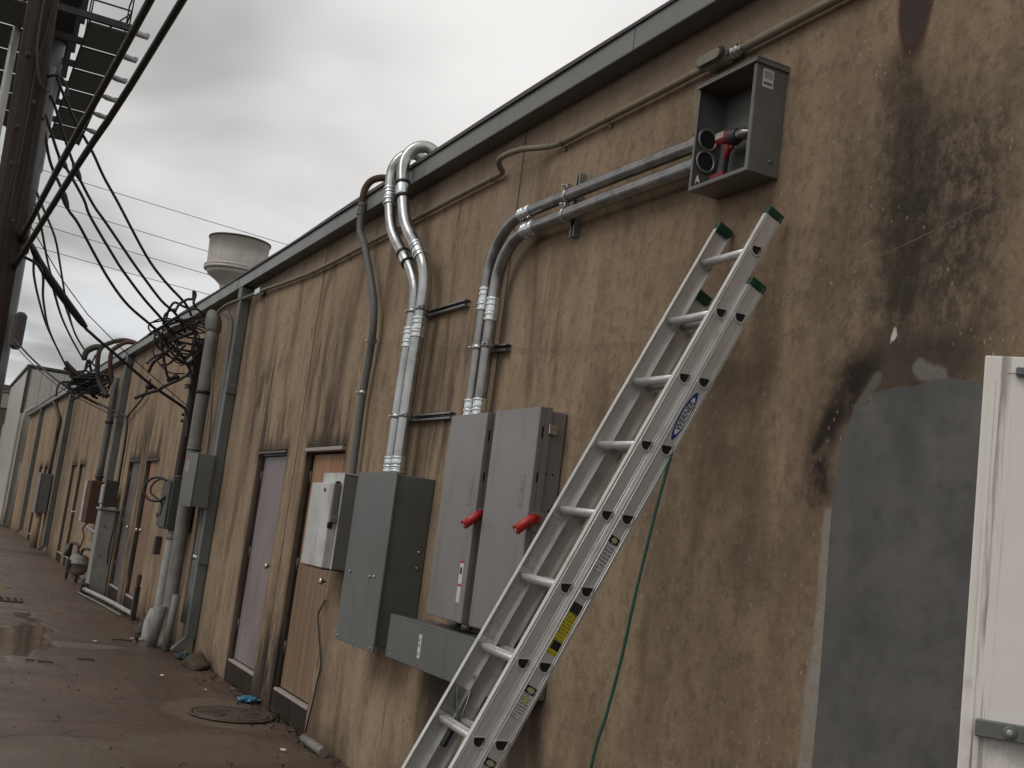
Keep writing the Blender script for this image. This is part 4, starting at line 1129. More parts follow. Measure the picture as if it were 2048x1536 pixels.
# thin wire slung across the wall
def wire(name, pts, rr, mat, label, cat='wire', group=None, sm=5, n=6):
    o = MB().tube(pts, rr, n, True, sm).build(name, mat)
    return tag(o, label, cat, group)
wire('thin_wire', [(-2.0, -.02, 2.99), (-2.389, -.02, 2.913), (-2.776, -.02, 2.822), (-3.416, -.02, 2.704), (-3.746, -.02, 2.648), (-4.45, -.02, 2.637), (-6.015, -.02, 2.75), (-8.25, -.03, 3.03)], .0014, 'string', 'hair-thin tan wire strung across the wall behind the ladder')
wire('thin_wire', [(-13.2, -.12, 3.20), (-12.8, -.13, 3.02), (-12.3, -.06, 2.95), (-11.6, -.03, 3.02), (-10.8, -.02, 3.12)], .0022, 'string', 'pale slack wire trailing from the near downspout onto the wall')
wire('wall_wire', [(-8.585, -.012, 1.03), (-8.60, -.014, 1.0), (-8.665, -.016, .94), (-8.67, -.016, .86), (-8.48, -.016, .60), (-8.45, -.016, .52), (-8.47, -.016, .44), (-8.53, -.016, .2), (-8.585, -.016, .03)], .006, 'black', 'black wire sagging down the wall beside the weathered wooden door')

# ================================================================== downspouts and service entrances along the wall
def downspout(x, label, w=.12, dpt=.11, kick=True):
    t = thing('downspout', (x, 0, 0), label, 'downspout', 'square downspouts along the wall')
    part(t, 'pipe', 'downspout', MB().box((x - w / 2, -dpt - .006, .20), (x + w / 2, -.006, 4.10), .006))
    if kick:
        mb = MB()
        A_ = [(x - w / 2, -dpt - .004), (x + w / 2, -dpt - .004), (x + w / 2, -.008), (x - w / 2, -.008)]
        lo = [mb.bm.verts.new((a, b, .2)) for a, b in A_]; hi = [mb.bm.verts.new((a, b - .13, .06)) for a, b in A_]
        for k in range(4): mb.bm.faces.new((lo[k], lo[(k + 1) % 4], hi[(k + 1) % 4], hi[k]))
        mb.bm.faces.new(lo); mb.bm.faces.new(hi[::-1])
        part(t, 'outlet', 'downspout', mb)
    for z in (1.0, 2.9):
        part(t, 'strap', 'downspout', MB().box((x - w / 2 - .03, -dpt - .0095, z), (x + w / 2 + .03, -.003, z + .035)))
    part(t, 'gutter_drop', 'downspout', MB().box((x - w / 2 - .02, -.125, 3.98), (x + w / 2 + .02, -.004, 4.12), .006))
    return t
downspout(-12.865, 'square grey-green downspout beside the near cluster of pipes')
downspout(-21.42, 'square grey-green downspout beside the rusted box', .14, .12)
downspout(-30.9, 'square grey-green downspout beyond the gas meter', .14, .12)
downspout(-39.9, 'farthest square grey-green downspout near the pale metal building', .14, .12)

# near cluster
t = thing('service_mast', (-13.58, -.2, 0), 'thick grey-brown service pipe with a weatherhead beside the near downspout', 'pipe')
part(t, 'pipe', 'old_pipe', MB().tube([(-13.40, -.22, 0), (-13.47, -.21, .5), (-13.56, -.20, 1.2), (-13.6, -.20, 1.7), (-13.62, -.20, 2.6), (-13.64, -.20, 3.72)], .078, 18, True, 5))
part(t, 'strap', 'black', MB().lathe([(.076, 0), (.085, 0), (.085, .04), (.076, .04)], (-13.62, -.20, 2.92), (0, 0, 1), 18))
part(t, 'strap', 'old_pipe', MB().lathe([(.076, 0), (.084, 0), (.084, .03), (.076, .03)], (-13.61, -.20, 2.25), (0, 0, 1), 18))
part(t, 'weatherhead', 'old_pipe', MB().tube([(-13.64, -.20, 3.66), (-13.645, -.20, 3.70), (-13.66, -.21, 3.80), (-13.70, -.23, 3.88), (-13.76, -.25, 3.93)], [.080, .096, .100, .075, .015], 16, True, 4))
t = thing('iron_riser', (-14.55, -.15, 0), 'dark iron riser pipe left of the thick service pipe', 'pipe')
part(t, 'pipe', 'iron', MB().tube([(-14.6, -.15, 1.85), (-14.56, -.15, 2.4), (-14.55, -.15, 3.0), (-14.58, -.15, 3.70)], .052, 14, True, 4))
for i in range(5):
    part(t, 'insulator', 'old_pipe', MB().lathe([(.02, -.02), (.045, -.018), (.045, 0), (.03, .006), (.03, .014), (.045, .02), (.045, .038), (.02, .04)], (-14.5, -.235, 3.62 - i * .14), (0, 0, 1), 12))
for z in (2.72, 2.64): part(t, 'bolt', 'iron', MB().sphere((-14.60, -.21, z), .025, 1))
t = thing('service_box', (-13.05, -.2, 1.59), 'grey service box with a small red label in front of the near downspout', 'electrical box')
part(t, 'enclosure', 'grey_box', MB().box((-13.35, -.30, 1.60), (-12.745, -.122, 2.19), .006))
part(t, 'cover', 'grey_box', MB().box((-13.36, -.316, 1.595), (-12.74, -.3005, 2.195), .004))
part(t, 'label', 'lab_warn', MB().box((-13.27, -.3172, 1.98), (-13.18, -.3164, 2.15)))
t = thing('meter_cabinet', (-14.2, -.2, 1.3), 'dark greenish meter cabinet on the near cluster of pipes', 'electrical box')
part(t, 'enclosure', 'dark_green_box', MB().box((-14.50, -.31, 1.30), (-13.95, -.03, 1.90), .01))
part(t, 'cover', 'dark_green_box', MB().prism([(-14.48, 1.32), (-13.97, 1.32), (-13.97, 1.86), (-14.2, 1.88), (-14.48, 1.86)], -.335, -.311, 'xz'))
part(t, 'hub', 'iron', MB().lathe([(.07, 0), (.07, .05), (.055, .06)], (-14.58 + .15, -.15, 1.90), (0, 0, 1), 14))
part(t, 'cable_loop', 'cable', MB().tube([(-14.25, -.30, 1.86), (-14.35, -.42, 1.90), (-14.45, -.52, 1.84), (-14.45, -.55, 1.72), (-14.38, -.48, 1.62), (-14.25, -.38, 1.62), (-14.15, -.335, 1.68)], .016, 8, True, 5))
part(t, 'cable_loop', 'cable', MB().tube([(-14.20, -.30, 1.87), (-14.32, -.40, 1.88), (-14.40, -.47, 1.80), (-14.38, -.47, 1.70), (-14.25, -.35, 1.60), (-14.3, -.335, 1.45)], .012, 8, True, 5))
part(t, 'hasp', 'iron', MB().box((-14.52, -.345, 1.42), (-14.46, -.335, 1.47)).box((-14.40, -.34, .98), (-14.30, -.26, 1.20), .01))
t = thing('painted_pipe', (-14.0, -.2, 0), 'white-smeared pipe below the dark meter cabinet', 'pipe')
part(t, 'pipe', 'white_pipe', MB().tube([(-14.0, -.22, .05), (-14.0, -.22, .7), (-14.04, -.2, 1.31)], .058, 14, True, 3))
part(t, 'collar', 'old_pipe', MB().lathe([(.060, 0), (.070, .01), (.070, .07), (.060, .08)], (-14.03, -.205, 1.18), (0, 0, 1), 14))
part(t, 'concrete_boot', 'white_pipe', MB().tube([(-14.0, -.25, -.02), (-14.0, -.25, .20), (-14.0, -.23, .36)], [.125, .12, .09], 12, True, 3))
t = thing('pipe_stub', (-13.38, -.27, 0), 'short grey pipe stub left of another stub at the foot of the near cluster', 'pipe')
part(t, 'pipe', 'old_pipe', MB().tube([(-13.45, -.33, 0), (-13.42, -.31, .46)], .066, 14))
t = thing('pipe_stub', (-13.1, -.2, 0), 'taller thin grey pipe stub beside the near downspout', 'pipe')
part(t, 'pipe', 'old_pipe', MB().tube([(-13.12, -.25, 0), (-13.14, -.22, .62)], .042, 12))
for x, rr, lb in ((-13.18, .021, 'thin grey conduit just left of the near downspout'), (-13.28, .018, 'second thin conduit left of the near downspout')):
    t = thing('thin_conduit', (x, -.05, 0), lb, 'conduit')
    part(t, 'pipe', 'old_pipe', MB().tube([(x, -.06, .3), (x, -.06, 2.4), (x - .02, -.07, 3.3), (x - .03, -.09, 3.75), (x - .10, -.16, 3.88)], rr, 10, True, 4))
    part(t, 'coupling', 'galv', MB().lathe([(rr * 1.3, 0), (rr * 1.3, .05)], (x, -.06, 1.02), (0, 0, 1), 10))

# second cluster
t = thing('rusted_box', (-22.1, -.15, 1.05), 'rusted electrical box hanging below a dark pipe', 'electrical box')
part(t, 'enclosure', 'rust', MB().box((-22.35, -.30, 1.07), (-21.80, -.02, 1.84), .01))
part(t, 'cover', 'old_white', MB().box((-22.45, -.325, 1.09), (-22.28, -.301, 1.82), .006))
part(t, 'mount_board', 'tan_door', MB().box((-22.6, -.06, .72), (-21.75, -.004, 1.05), .01))
part(t, 'tail_wire', 'cable', MB().tube([(-22.2, -.2, 1.07), (-22.3, -.25, .95), (-22.2, -.22, .8), (-22.25, -.25, .6)], .014, 8, True, 4))
t = thing('iron_riser', (-22.0, -.16, 1.8), 'dark pipe above the rusted box with rusty hooks over the eave', 'pipe')
part(t, 'pipe', 'old_grey', MB().tube([(-22.0, -.16, 1.84), (-22.0, -.16, 3.0), (-22.0, -.17, 3.75)], .062, 14, True, 3))
for z in (2.9, 1.9): part(t, 'strap', 'iron', MB().lathe([(.060, 0), (.076, 0), (.076, .05), (.060, .05)], (-22.0, -.16, z), (0, 0, 1), 14))
part(t, 'hooked_pipe', 'iron', MB().tube([(-22.2, .3, 4.26), (-22.2, .15, 4.45), (-22.25, -.10, 4.50), (-22.3, -.33, 4.42), (-22.3, -.50, 4.26), (-22.3, -.50, 3.95), (-22.3, -.42, 3.65), (-22.1, -.25, 3.4)], .044, 12, True, 5))
part(t, 'hooked_pipe', 'rust', MB().tube([(-21.9, .3, 4.26), (-21.9, .1, 4.42), (-21.95, -.10, 4.43), (-22.0, -.24, 4.33), (-22.0, -.33, 4.2), (-22.0, -.30, 3.9), (-22.0, -.18, 3.6)], .042, 12, True, 5))
part(t, 'hooked_pipe', 'iron', MB().tube([(-22.3, -.48, 4.30), (-22.35, -.60, 4.28), (-22.4, -.72, 4.18), (-22.4, -.74, 4.02)], [.055, .06, .06, .05], 12, True, 4))
t = thing('regulator_arm', (-20.3, -.2, 1.0), 'white elbow fitting on a thin bent pipe right of the rusted box', 'pipe')
part(t, 'fitting', 'white_pipe', MB().lathe([(.05, 0), (.075, .03), (.08, .10), (.05, .16)], (-20.55, -.16, 1.62), (1, 0, 0), 14).box((-20.40, -.30, 1.45), (-20.15, -.10, 1.78), .02))
part(t, 'pipe', 'galv_grey', MB().tube([(-20.25, -.26, 1.46), (-20.25, -.26, 1.05), (-20.30, -.28, .98), (-20.6, -.30, .99), (-21.3, -.30, 1.02)], .030, 10, True, 4))
part(t, 'side_plate', 'iron', MB().box((-20.08, -.28, 1.42), (-20.02, -.06, 1.86), .01))
t = thing('pipe_guard', (-19.5, -.15, 0), 'upright grey steel pipe guard left of the dull grey door', 'guard')
part(t, 'casing', 'guard_grey', MB().box((-20.30, -.30, 0), (-19.92, -.01, 1.36), .012))
part(t, 'cap', 'galv_grey', MB().box((-20.34, -.33, 1.362), (-19.88, .0, 1.40), .006))
for z in (.62, 1.1): part(t, 'bolt', 'iron', MB().lathe([(.012, 0), (.012, .02)], (-19.92, -.2, z), (1, 0, 0), 8))
part(t, 'wire', 'black', MB().tube([(-19.9, -.06, 1.5), (-19.88, -.05, 1.2), (-19.85, -.08, .8), (-19.88, -.06, .5)], .012, 8, True, 4))
t = thing('gas_meter', (-22.4, -.26, 0), 'squat grey gas meter standing by the wall foot', 'gas meter')
part(t, 'meter_body', 'old_pipe', MB().lathe([(.05, .10), (.12, .12), (.165, .20), (.175, .30), (.19, .305), (.19, .33), (.175, .335), (.165, .42), (.12, .47), (.05, .48)], (-22.1, -.24, .02), (0, 0, 1), 18))
part(t, 'index_cover', 'dark_green_box', MB().box((-22.14, -.46, .22), (-21.98, -.40, .40), .01))
part(t, 'regulator', 'dark_green_box', MB().lathe([(.05, 0), (.11, .02), (.13, .045), (.11, .07), (.05, .09)], (-22.75, -.36, .52), (0, -1, .2), 16).lathe([(.035, 0), (.035, .12)], (-22.75, -.37, .40), (0, 0, 1), 10))
part(t, 'inlet_pipe', 'iron', MB().tube([(-22.75, -.34, -.02), (-22.75, -.34, .60), (-22.6, -.32, .66), (-22.3, -.28, .64), (-22.22, -.26, .48)], .026, 10, True, 3))
part(t, 'outlet_pipe', 'iron', MB().tube([(-22.0, -.24, .48), (-21.95, -.22, .60), (-21.7, -.12, .62), (-21.55, -.03, .62)], .026, 10, True, 3))
part(t, 'support_leg', 'iron', MB().tube([(-22.1, -.24, -.02), (-22.1, -.24, .14)], .03, 8))

t = thing('floor_pipe', (-18, -.12, 0), 'pale pipe lying along the foot of the wall below the second pair of doors', 'pipe')
part(t, 'pipe', 'white_pipe', MB().tube([(-19.9, -.36, .06), (-19.6, -.345, .07), (-18.0, -.23, .08), (-16.30, -.13, .07)], .032, 12, True, 4))
part(t, 'pipe', 'old_pipe', MB().tube([(-19.7, -.46, .02), (-18.2, -.34, .02), (-16.5, -.24, .02)], .014, 10, True, 3))
part(t, 'coupling', 'galv', MB().lathe([(.042, 0), (.042, .12)], (-19.7, -.347, .07), (1, 0, 0), 12))
part(t, 'support', 'iron', MB().box((-19.95, -.42, 0), (-19.80, -.30, .16), .01))
t = thing('corner_post', (-16.2, -.12, 0), 'short dark post at the end of the pale floor pipe', 'post')
part(t, 'post', 'wet_dark', MB().box((-16.24, -.17, 0), (-16.16, -.10, .46), .01))
part(t, 'post_cap', 'iron', MB().box((-16.235, -.165, .4602), (-16.165, -.105, .62), .02))
t = thing('wall_box', (-33, -.2, .9), 'grey electrical box on legs of pipe at the far doors', 'electrical box')
part(t, 'enclosure', 'grey_box', MB().box((-33.3, -.30, .92), (-32.6, -.03, 1.97), .01))
part(t, 'cover', 'galv_grey', MB().box((-33.32, -.33, .91), (-32.58, -.301, 1.98), .006))
for x in (-33.2, -32.95, -32.72):
    part(t, 'pipe', 'tan_door', MB().tube([(x, -.16, 0), (x, -.16, .93)], .06, 10))
part(t, 'pipe', 'iron', MB().tube([(-32.8, -.1, 1.97), (-32.8, -.1, 2.5), (-33.1, -.07, 2.9), (-33.1, -.07, 3.4), (-34.9, -.06, 3.86), (-35.6, -.1, 4.1)], .05, 10, True, 3))

# ================================================================== wooden utility pole
pole = thing('utility_pole', (-13.0, -2.58, 0), 'dark brown wooden utility pole at the left edge', 'utility pole')
part(pole, 'shaft', 'wood_pole', MB().tube([(-13.0, -2.56, -.1), (-13.0, -2.59, 2), (-13.0, -2.625, 4.6), (-13.0, -2.69, 7.0), (-13.0, -2.74, 9.5), (-13.0, -2.77, 11)], [.185, .175, .163, .155, .145, .14], 22, True, 6))
part(pole, 'ground_wire', 'cable_old', MB().tube([(-12.86, -2.70, .1), (-12.85, -2.66, 3.0), (-12.845, -2.63, 4.0), (-12.84, -2.62, 5.1), (-12.845, -2.63, 6.0), (-12.85, -2.60, 6.4), (-12.88, -2.58, 7.0)], .008, 6, True, 5))
for z, y in ((6.1, -2.73), (5.3, -2.70), (5.6, -2.60), (4.3, -2.58), (4.9, -2.68)):
    part(pole, 'bolt_plate', 'iron', MB().box((-12.862, y - .028, z - .028), (-12.842, y + .028, z + .028), .003).lathe([(.012, 0), (.012, .03)], (-12.845, y, z), (1, 0, 0), 8))
part(pole, 'conduit', 'old_grey', MB().tube([(-13.05, -2.44, 4.3), (-13.05, -2.47, 5.6), (-13.05, -2.48, 6.1)], .05, 12, True, 2))
part(pole, 'bracket', 'iron', MB().box((-13.06, -2.46, 4.02), (-12.94, -2.36, 4.18), .01).tube([(-13.0, -2.43, 4.1), (-12.85, -2.43, 4.2), (-12.7, -2.44, 4.22)], .035, 10, True, 2))
part(pole, 'cable_loop', 'cable', MB().tube([(-12.84, -2.68, 6.9), (-12.82, -2.66, 6.2), (-12.8, -2.58, 5.85), (-12.82, -2.50, 5.75), (-12.9, -2.46, 5.78)], .014, 8, True, 5))
part(pole, 'cable_loop', 'cable', MB().tube([(-12.95, -2.5, 5.95), (-12.9, -2.40, 5.98), (-12.9, -2.30, 5.88), (-12.9, -2.27, 5.76)], .016, 8, True, 5))

# cables strung along the alley
wire('overhead_cable', [(3, -1.30, 6.95), (-8, -2.09, 5.02), (-10.5, -2.29, 4.56), (-12.95, -2.46, 4.14)], .030, 'cable', 'thick black overhead cable, the left one of two crossing the sky', 'cable', None, 4, 10)
wire('overhead_cable', [(3, -.85, 7.60), (-8, -1.88, 5.09), (-10.5, -2.19, 4.44), (-13.0, -2.48, 3.82)], .030, 'cable', 'thick black overhead cable, the right one of two crossing the sky', 'cable', None, 4, 10)
drops = [
 [(-13.0, -2.47, 5.51), (-13.21, -2.32, 5.13), (-13.36, -2.14, 4.88), (-13.47, -2.03, 4.7), (-13.56, -1.89, 4.58), (-13.74, -1.63, 4.29), (-13.88, -1.41, 4.06), (-14.03, -1.15, 3.85), (-14.2, -0.78, 3.66), (-14.35, -.40, 3.42), (-14.5, -.22, 3.25)],
 [(-13.0, -2.45, 5.55), (-13.22, -2.23, 5.19), (-13.29, -2.13, 5.1), (-13.46, -1.89, 4.85), (-13.55, -1.78, 4.69), (-13.78, -1.44, 4.35), (-13.87, -1.29, 4.21), (-14.04, -0.99, 3.97), (-14.2, -0.67, 3.75), (-14.3, -.45, 3.55)],
 [(-13.0, -2.44, 5.77), (-13.06, -2.37, 5.68), (-13.22, -2.2, 5.39), (-13.34, -2.07, 5.19), (-13.42, -1.96, 5.04), (-13.55, -1.77, 4.83), (-13.66, -1.59, 4.68), (-13.84, -1.27, 4.4), (-13.95, -1.08, 4.24), (-14.1, -0.78, 4.0), (-14.2, -0.56, 3.88), (-14.3, -.4, 3.7)],
 [(-13.0, -2.42, 6.01), (-13.07, -2.34, 5.89), (-13.24, -2.12, 5.61), (-13.3, -2.02, 5.51), (-13.4, -1.88, 5.37), (-13.51, -1.72, 5.17), (-13.65, -1.5, 4.94), (-13.92, -1.06, 4.46), (-14.06, -0.78, 4.23), (-14.2, -0.48, 4.04), (-14.2, -.38, 3.9)]]
names = ['lowest service drop cable of four sloping to the near weatherhead', 'second lowest service drop cable sloping to the near weatherhead', 'second highest service drop cable sloping to the near weatherhead', 'highest service drop cable of four sloping to the near weatherhead']
splice = [(2, 3), (1, 2), (3, 4), None]
for pts, lb, sp_ in zip(drops, names, splice):
    t = thing('service_drop', pts[-1], lb, 'cable')
    part(t, 'cable', 'cable', MB().tube(pts, .0165, 8, True, 5))
    if sp_:
        a, b = Vector(pts[sp_[0]]), Vector(pts[sp_[1]])
        part(t, 'splice', 'iron', MB().tube([a, a.lerp(b, .3), a.lerp(b, .7), b], [.018, .038, .034, .018], 8, True, 3))
t = thing('sleeved_cable', (-14.3, -.1, 2.6), 'black cable with a thick sleeve reaching past the near weatherhead', 'cable')
part(t, 'sleeve', 'cable', MB().tube([(-13.2, -2.34, 4.16), (-13.35, -2.2, 3.99), (-13.52, -2.01, 3.82), (-13.8, -1.67, 3.54), (-13.83, -1.58, 3.47)], [.03, .045, .048, .042, .02], 10, True, 4))
part(t, 'cable', 'cable', MB().tube([(-13.0, -2.45, 4.3), (-13.2, -2.34, 4.16), (-13.8, -1.67, 3.54), (-13.85, -1.51, 3.41), (-13.95, -1.19, 3.23), (-14.08, -0.75, 2.98), (-14.2, -0.32, 2.79), (-14.2, -.26, 2.74), (-14.15, -0.22, 2.6), (-14.1, -.22, 2.4)], .019, 8, True, 5))
part(t, 'messenger_wire', 'cable_old', MB().tube([(-13.0, -2.42, 4.36), (-13.8, -1.60, 3.62), (-14.2, -.30, 2.83), (-14.1, -.05, 2.72)], .006, 6, True, 3))
thin = [
 [(-13.1, -2.45, 4.2), (-13.2, -2.31, 4.11), (-15.2, -2.17, 4.18), (-17.53, -1.92, 4.19), (-19.75, -1.6, 4.11), (-23.0, -0.97, 3.9)],
 [(-13.1, -2.4, 4.0), (-13.2, -2.19, 3.91), (-16.11, -1.96, 4.03), (-19.33, -1.6, 4.03), (-23.0, -0.97, 3.9)],
 [(-13.8, -2.0, 3.82), (-17.13, -1.63, 4.0), (-20.04, -1.21, 4.08), (-23.0, -0.69, 4.08)],
 [(-13.1, -2.45, 4.7), (-13.2, -2.41, 4.65), (-14.5, -2.25, 4.73), (-17.72, -1.85, 4.7), (-19.62, -1.48, 4.62), (-21.82, -1.02, 4.4), (-23.0, -0.7, 4.27)],
 [(-13.1, -2.45, 4.8), (-13.2, -2.4, 4.76), (-14.45, -2.23, 4.85), (-16.23, -1.95, 4.9), (-17.88, -1.72, 4.84), (-19.48, -1.48, 4.71), (-20.46, -1.31, 4.6), (-21.88, -1.02, 4.41), (-23.0, -0.7, 4.27)]]
for pts, lb in zip(thin, ('leftmost thin drop cable from the pole to the far cable tangle', 'second thin drop cable from the left, ending in the far cable tangle', 'thin drop cable running close under the thick sleeve to the far tangle', 'thin drop cable just left of the rightmost one to the far tangle', 'rightmost thin drop cable to the far tangle')):
    wire('drop_cable', pts, .016, 'cable', lb, 'cable', None, 5, 7)
t = thing('messenger_line', (-20.5, -.07, 2.9), 'paired wires sloping from the steel billboard post to the far wall', 'cable')
low_ = [(-28.6, -1.80, 4.9), (-28.0, -1.69, 4.75), (-26.64, -1.35, 4.28), (-24.95, -0.95, 3.79), (-23.74, -0.67, 3.52), (-22.57, -0.43, 3.3), (-20.96, -0.13, 3.04), (-20.5, -0.07, 2.94), (-20.35, -.05, 2.6), (-20.3, -.05, 1.8), (-20.2, -.05, 1.45)]
part(t, 'cable', 'cable', MB().tube(low_, .022, 8, True, 4))
part(t, 'cable', 'cable_old', MB().tube([(a, b - .03, c - .07) for a, b, c in low_[:-4]], .010, 6, True, 4))
part(t, 'branch', 'cable_old', MB().tube([(-20.59, -.05, 2.95), (-20.2, -.06, 3.04), (-19.6, -.06, 3.14), (-18.98, -0.06, 3.28), (-18.75, -.05, 3.5)], .018, 6, True, 5))
TANGLE1 = [
    [(-14.26, -0.66, 3.76), (-14.27, -0.65, 3.91), (-14.26, -0.61, 4.02), (-14.25, -0.56, 4.03), (-14.29, -0.47, 4.01), (-14.33, -0.36, 4.01)] ,
    [(-14.14, -0.59, 3.9), (-14.16, -0.55, 4.01), (-14.12, -0.47, 4.08), (-14.12, -0.41, 4.1), (-14.1, -0.42, 4.19), (-14.1, -0.39, 4.15), (-14.09, -0.4, 4.05), (-14.11, -0.35, 4.0)] ,
    [(-14.14, -0.69, 3.72), (-14.14, -0.6, 3.81), (-14.12, -0.49, 3.9), (-14.1, -0.36, 3.98), (-14.14, -0.24, 3.93), (-14.12, -0.15, 3.84)] ,
    [(-14.19, -0.84, 3.57), (-14.23, -0.74, 3.67), (-14.2, -0.58, 3.77), (-14.2, -0.42, 3.85), (-14.19, -0.31, 3.91)] ,
    [(-14.09, -0.34, 3.71), (-14.06, -0.33, 3.81), (-14.07, -0.29, 3.84), (-14.04, -0.22, 3.78), (-14.05, -0.19, 3.71), (-14.01, -0.2, 3.61)] ,
    [(-14.14, -0.71, 3.55), (-14.17, -0.66, 3.44), (-14.19, -0.62, 3.33), (-14.16, -0.56, 3.15), (-14.16, -0.54, 3.11)] ,
    [(-14.19, -0.65, 3.51), (-14.18, -0.52, 3.39), (-14.19, -0.38, 3.32), (-14.21, -0.29, 3.27), (-14.2, -0.3, 3.19), (-14.19, -0.36, 3.13), (-14.16, -0.42, 3.08), (-14.15, -0.47, 3.06), (-14.11, -0.55, 3.1), (-14.08, -0.61, 3.22)] ,
    [(-14.07, -0.89, 2.78), (-14.1, -0.74, 2.87), (-14.07, -0.64, 2.92), (-14.03, -0.59, 2.97), (-14.0, -0.45, 3.07)] ,
    [(-14.17, -0.81, 3.22), (-14.19, -0.74, 3.31), (-14.16, -0.67, 3.36), (-14.16, -0.59, 3.4)] ,
    [(-14.29, -0.75, 3.14), (-14.26, -0.73, 3.24), (-14.22, -0.68, 3.31), (-14.25, -0.61, 3.38), (-14.23, -0.52, 3.52)] ,
    [(-14.25, -0.44, 3.41), (-14.27, -0.35, 3.39), (-14.24, -0.3, 3.46), (-14.21, -0.3, 3.58), (-14.25, -0.28, 3.74)] ,
    [(-14.21, -0.64, 3.24), (-14.19, -0.56, 3.26), (-14.2, -0.49, 3.35), (-14.17, -0.45, 3.45), (-14.14, -0.4, 3.53)] ,
    [(-14.16, -0.61, 3.52), (-14.17, -0.5, 3.59), (-14.21, -0.39, 3.66), (-14.2, -0.3, 3.71)] ,
    [(-14.34, -0.57, 3.64), (-14.34, -0.42, 3.75), (-14.34, -0.29, 3.85), (-14.36, -0.16, 3.93)] ,
    [(-14.28, -0.78, 3.69), (-14.3, -0.69, 3.61), (-14.26, -0.66, 3.52), (-14.23, -0.63, 3.45)] ,
    [(-14.23, -0.7, 3.76), (-14.23, -0.63, 3.69), (-14.22, -0.57, 3.6), (-14.21, -0.48, 3.52), (-14.21, -0.42, 3.56)] ,
    [(-14.14, -0.51, 3.83), (-14.14, -0.42, 3.76), (-14.14, -0.34, 3.72), (-14.12, -0.3, 3.6), (-14.14, -0.3, 3.48), (-14.16, -0.26, 3.32)] ,
]
TANGLE2 = [
    [(-22.61, -1.08, 3.28), (-22.6, -1.09, 3.44), (-22.64, -1.05, 3.55), (-22.65, -0.97, 3.58), (-22.64, -0.86, 3.58)] ,
    [(-22.98, -1.01, 3.86), (-22.97, -0.91, 3.84), (-23.01, -0.79, 3.74), (-23.0, -0.68, 3.66)] ,
    [(-22.8, -0.92, 3.9), (-22.81, -0.85, 3.83), (-22.79, -0.75, 3.73)] ,
    [(-22.74, -0.71, 3.81), (-22.78, -0.62, 3.93), (-22.76, -0.55, 4.06), (-22.73, -0.52, 4.19)] ,
    [(-22.9, -0.64, 3.86), (-22.9, -0.63, 3.99), (-22.91, -0.62, 4.09)] ,
    [(-22.87, -0.53, 3.88), (-22.88, -0.57, 4.0), (-22.87, -0.6, 4.07)] ,
    [(-22.89, -0.42, 3.94), (-22.87, -0.53, 4.03), (-22.91, -0.6, 4.1)] ,
    [(-22.75, -0.86, 3.64), (-22.77, -0.67, 3.57), (-22.79, -0.51, 3.7), (-22.77, -0.43, 3.79)] ,
    [(-22.93, -0.75, 3.44), (-22.93, -0.65, 3.56), (-22.92, -0.51, 3.62), (-22.95, -0.37, 3.56)] ,
    [(-22.88, -0.68, 3.38), (-22.86, -0.58, 3.47), (-22.86, -0.44, 3.44), (-22.83, -0.33, 3.38)] ,
    [(-22.95, -0.8, 3.26), (-22.93, -0.69, 3.34), (-22.9, -0.61, 3.4), (-22.91, -0.49, 3.36)] ,
    [(-22.94, -0.67, 3.58), (-22.94, -0.65, 3.76), (-22.96, -0.56, 3.83), (-22.94, -0.47, 3.8), (-22.91, -0.45, 3.68), (-22.94, -0.5, 3.59), (-22.95, -0.6, 3.6)] ,
    [(-22.67, -0.91, 3.52), (-22.64, -0.8, 3.47), (-22.65, -0.67, 3.46)] ,
    [(-22.96, -0.8, 3.66), (-22.94, -0.7, 3.64), (-22.96, -0.55, 3.53), (-22.97, -0.39, 3.51)] ,
    [(-22.84, -0.77, 3.73), (-22.85, -0.64, 3.68), (-22.81, -0.53, 3.55), (-22.84, -0.43, 3.42), (-22.88, -0.33, 3.39)] ,
    [(-22.59, -1.03, 3.55), (-22.55, -0.9, 3.47), (-22.56, -0.78, 3.42), (-22.52, -0.68, 3.36), (-22.49, -0.5, 3.3), (-22.51, -0.33, 3.24)] ,
]
def tangle(paths, label, loc, rmin, rmax, seed):
    rg = random.Random(seed)
    t = thing('cable_tangle', loc, label, 'cable')
    for p in paths:
        part(t, 'cable', rg.choice(('cable', 'cable', 'cable_old')), MB().tube(p, rg.uniform(rmin, rmax), 7, True, 5))
    return t
t1 = tangle(TANGLE1, 'mess of looped black cables at the near weatherhead', (-14.2, -.4, 3.4), .013, .022, 4)
rg = random.Random(21)
for i in range(9):
    c = Vector((-14.2 + rg.uniform(-.1, .1), -.42 + rg.uniform(-.12, .16), 3.66 + rg.uniform(-.16, .20))); a0 = rg.uniform(0, 6.28); sp_ = rg.uniform(3.0, 7.5); pts = []
    ra, rb = rg.uniform(.14, .38), rg.uniform(.10, .30)
    for k in range(8):
        a = a0 + sp_ * k / 7
        pts.append(c + Vector((rg.uniform(-.05, .05), ra * math.cos(a) + rg.uniform(-.03, .03), rb * math.sin(a) + rg.uniform(-.03, .03) - .02 * k)))
    part(t1, 'cable', 'cable', MB().tube(pts, rg.uniform(.007, .013), 6, True, 5))
for p in ((-14.25, -.72, 2.96), (-14.2, -.50, 3.08), (-14.2, -.44, 3.12)):
    part(t1, 'splice', 'cable', MB().sphere(p, .042, 1, (1, 1.3, 1)))
t2 = tangle(TANGLE2, 'dense black knot of cables at the far rusty hooks', (-22.8, -.6, 3.5), .016, .032, 5)
part(t2, 'splice_case', 'cable_old', MB().tube([(-22.8, -1.02, 3.98), (-22.8, -.86, 3.82), (-22.8, -.62, 3.66)], [.03, .06, .05], 8, True, 4))
rg = random.Random(11)
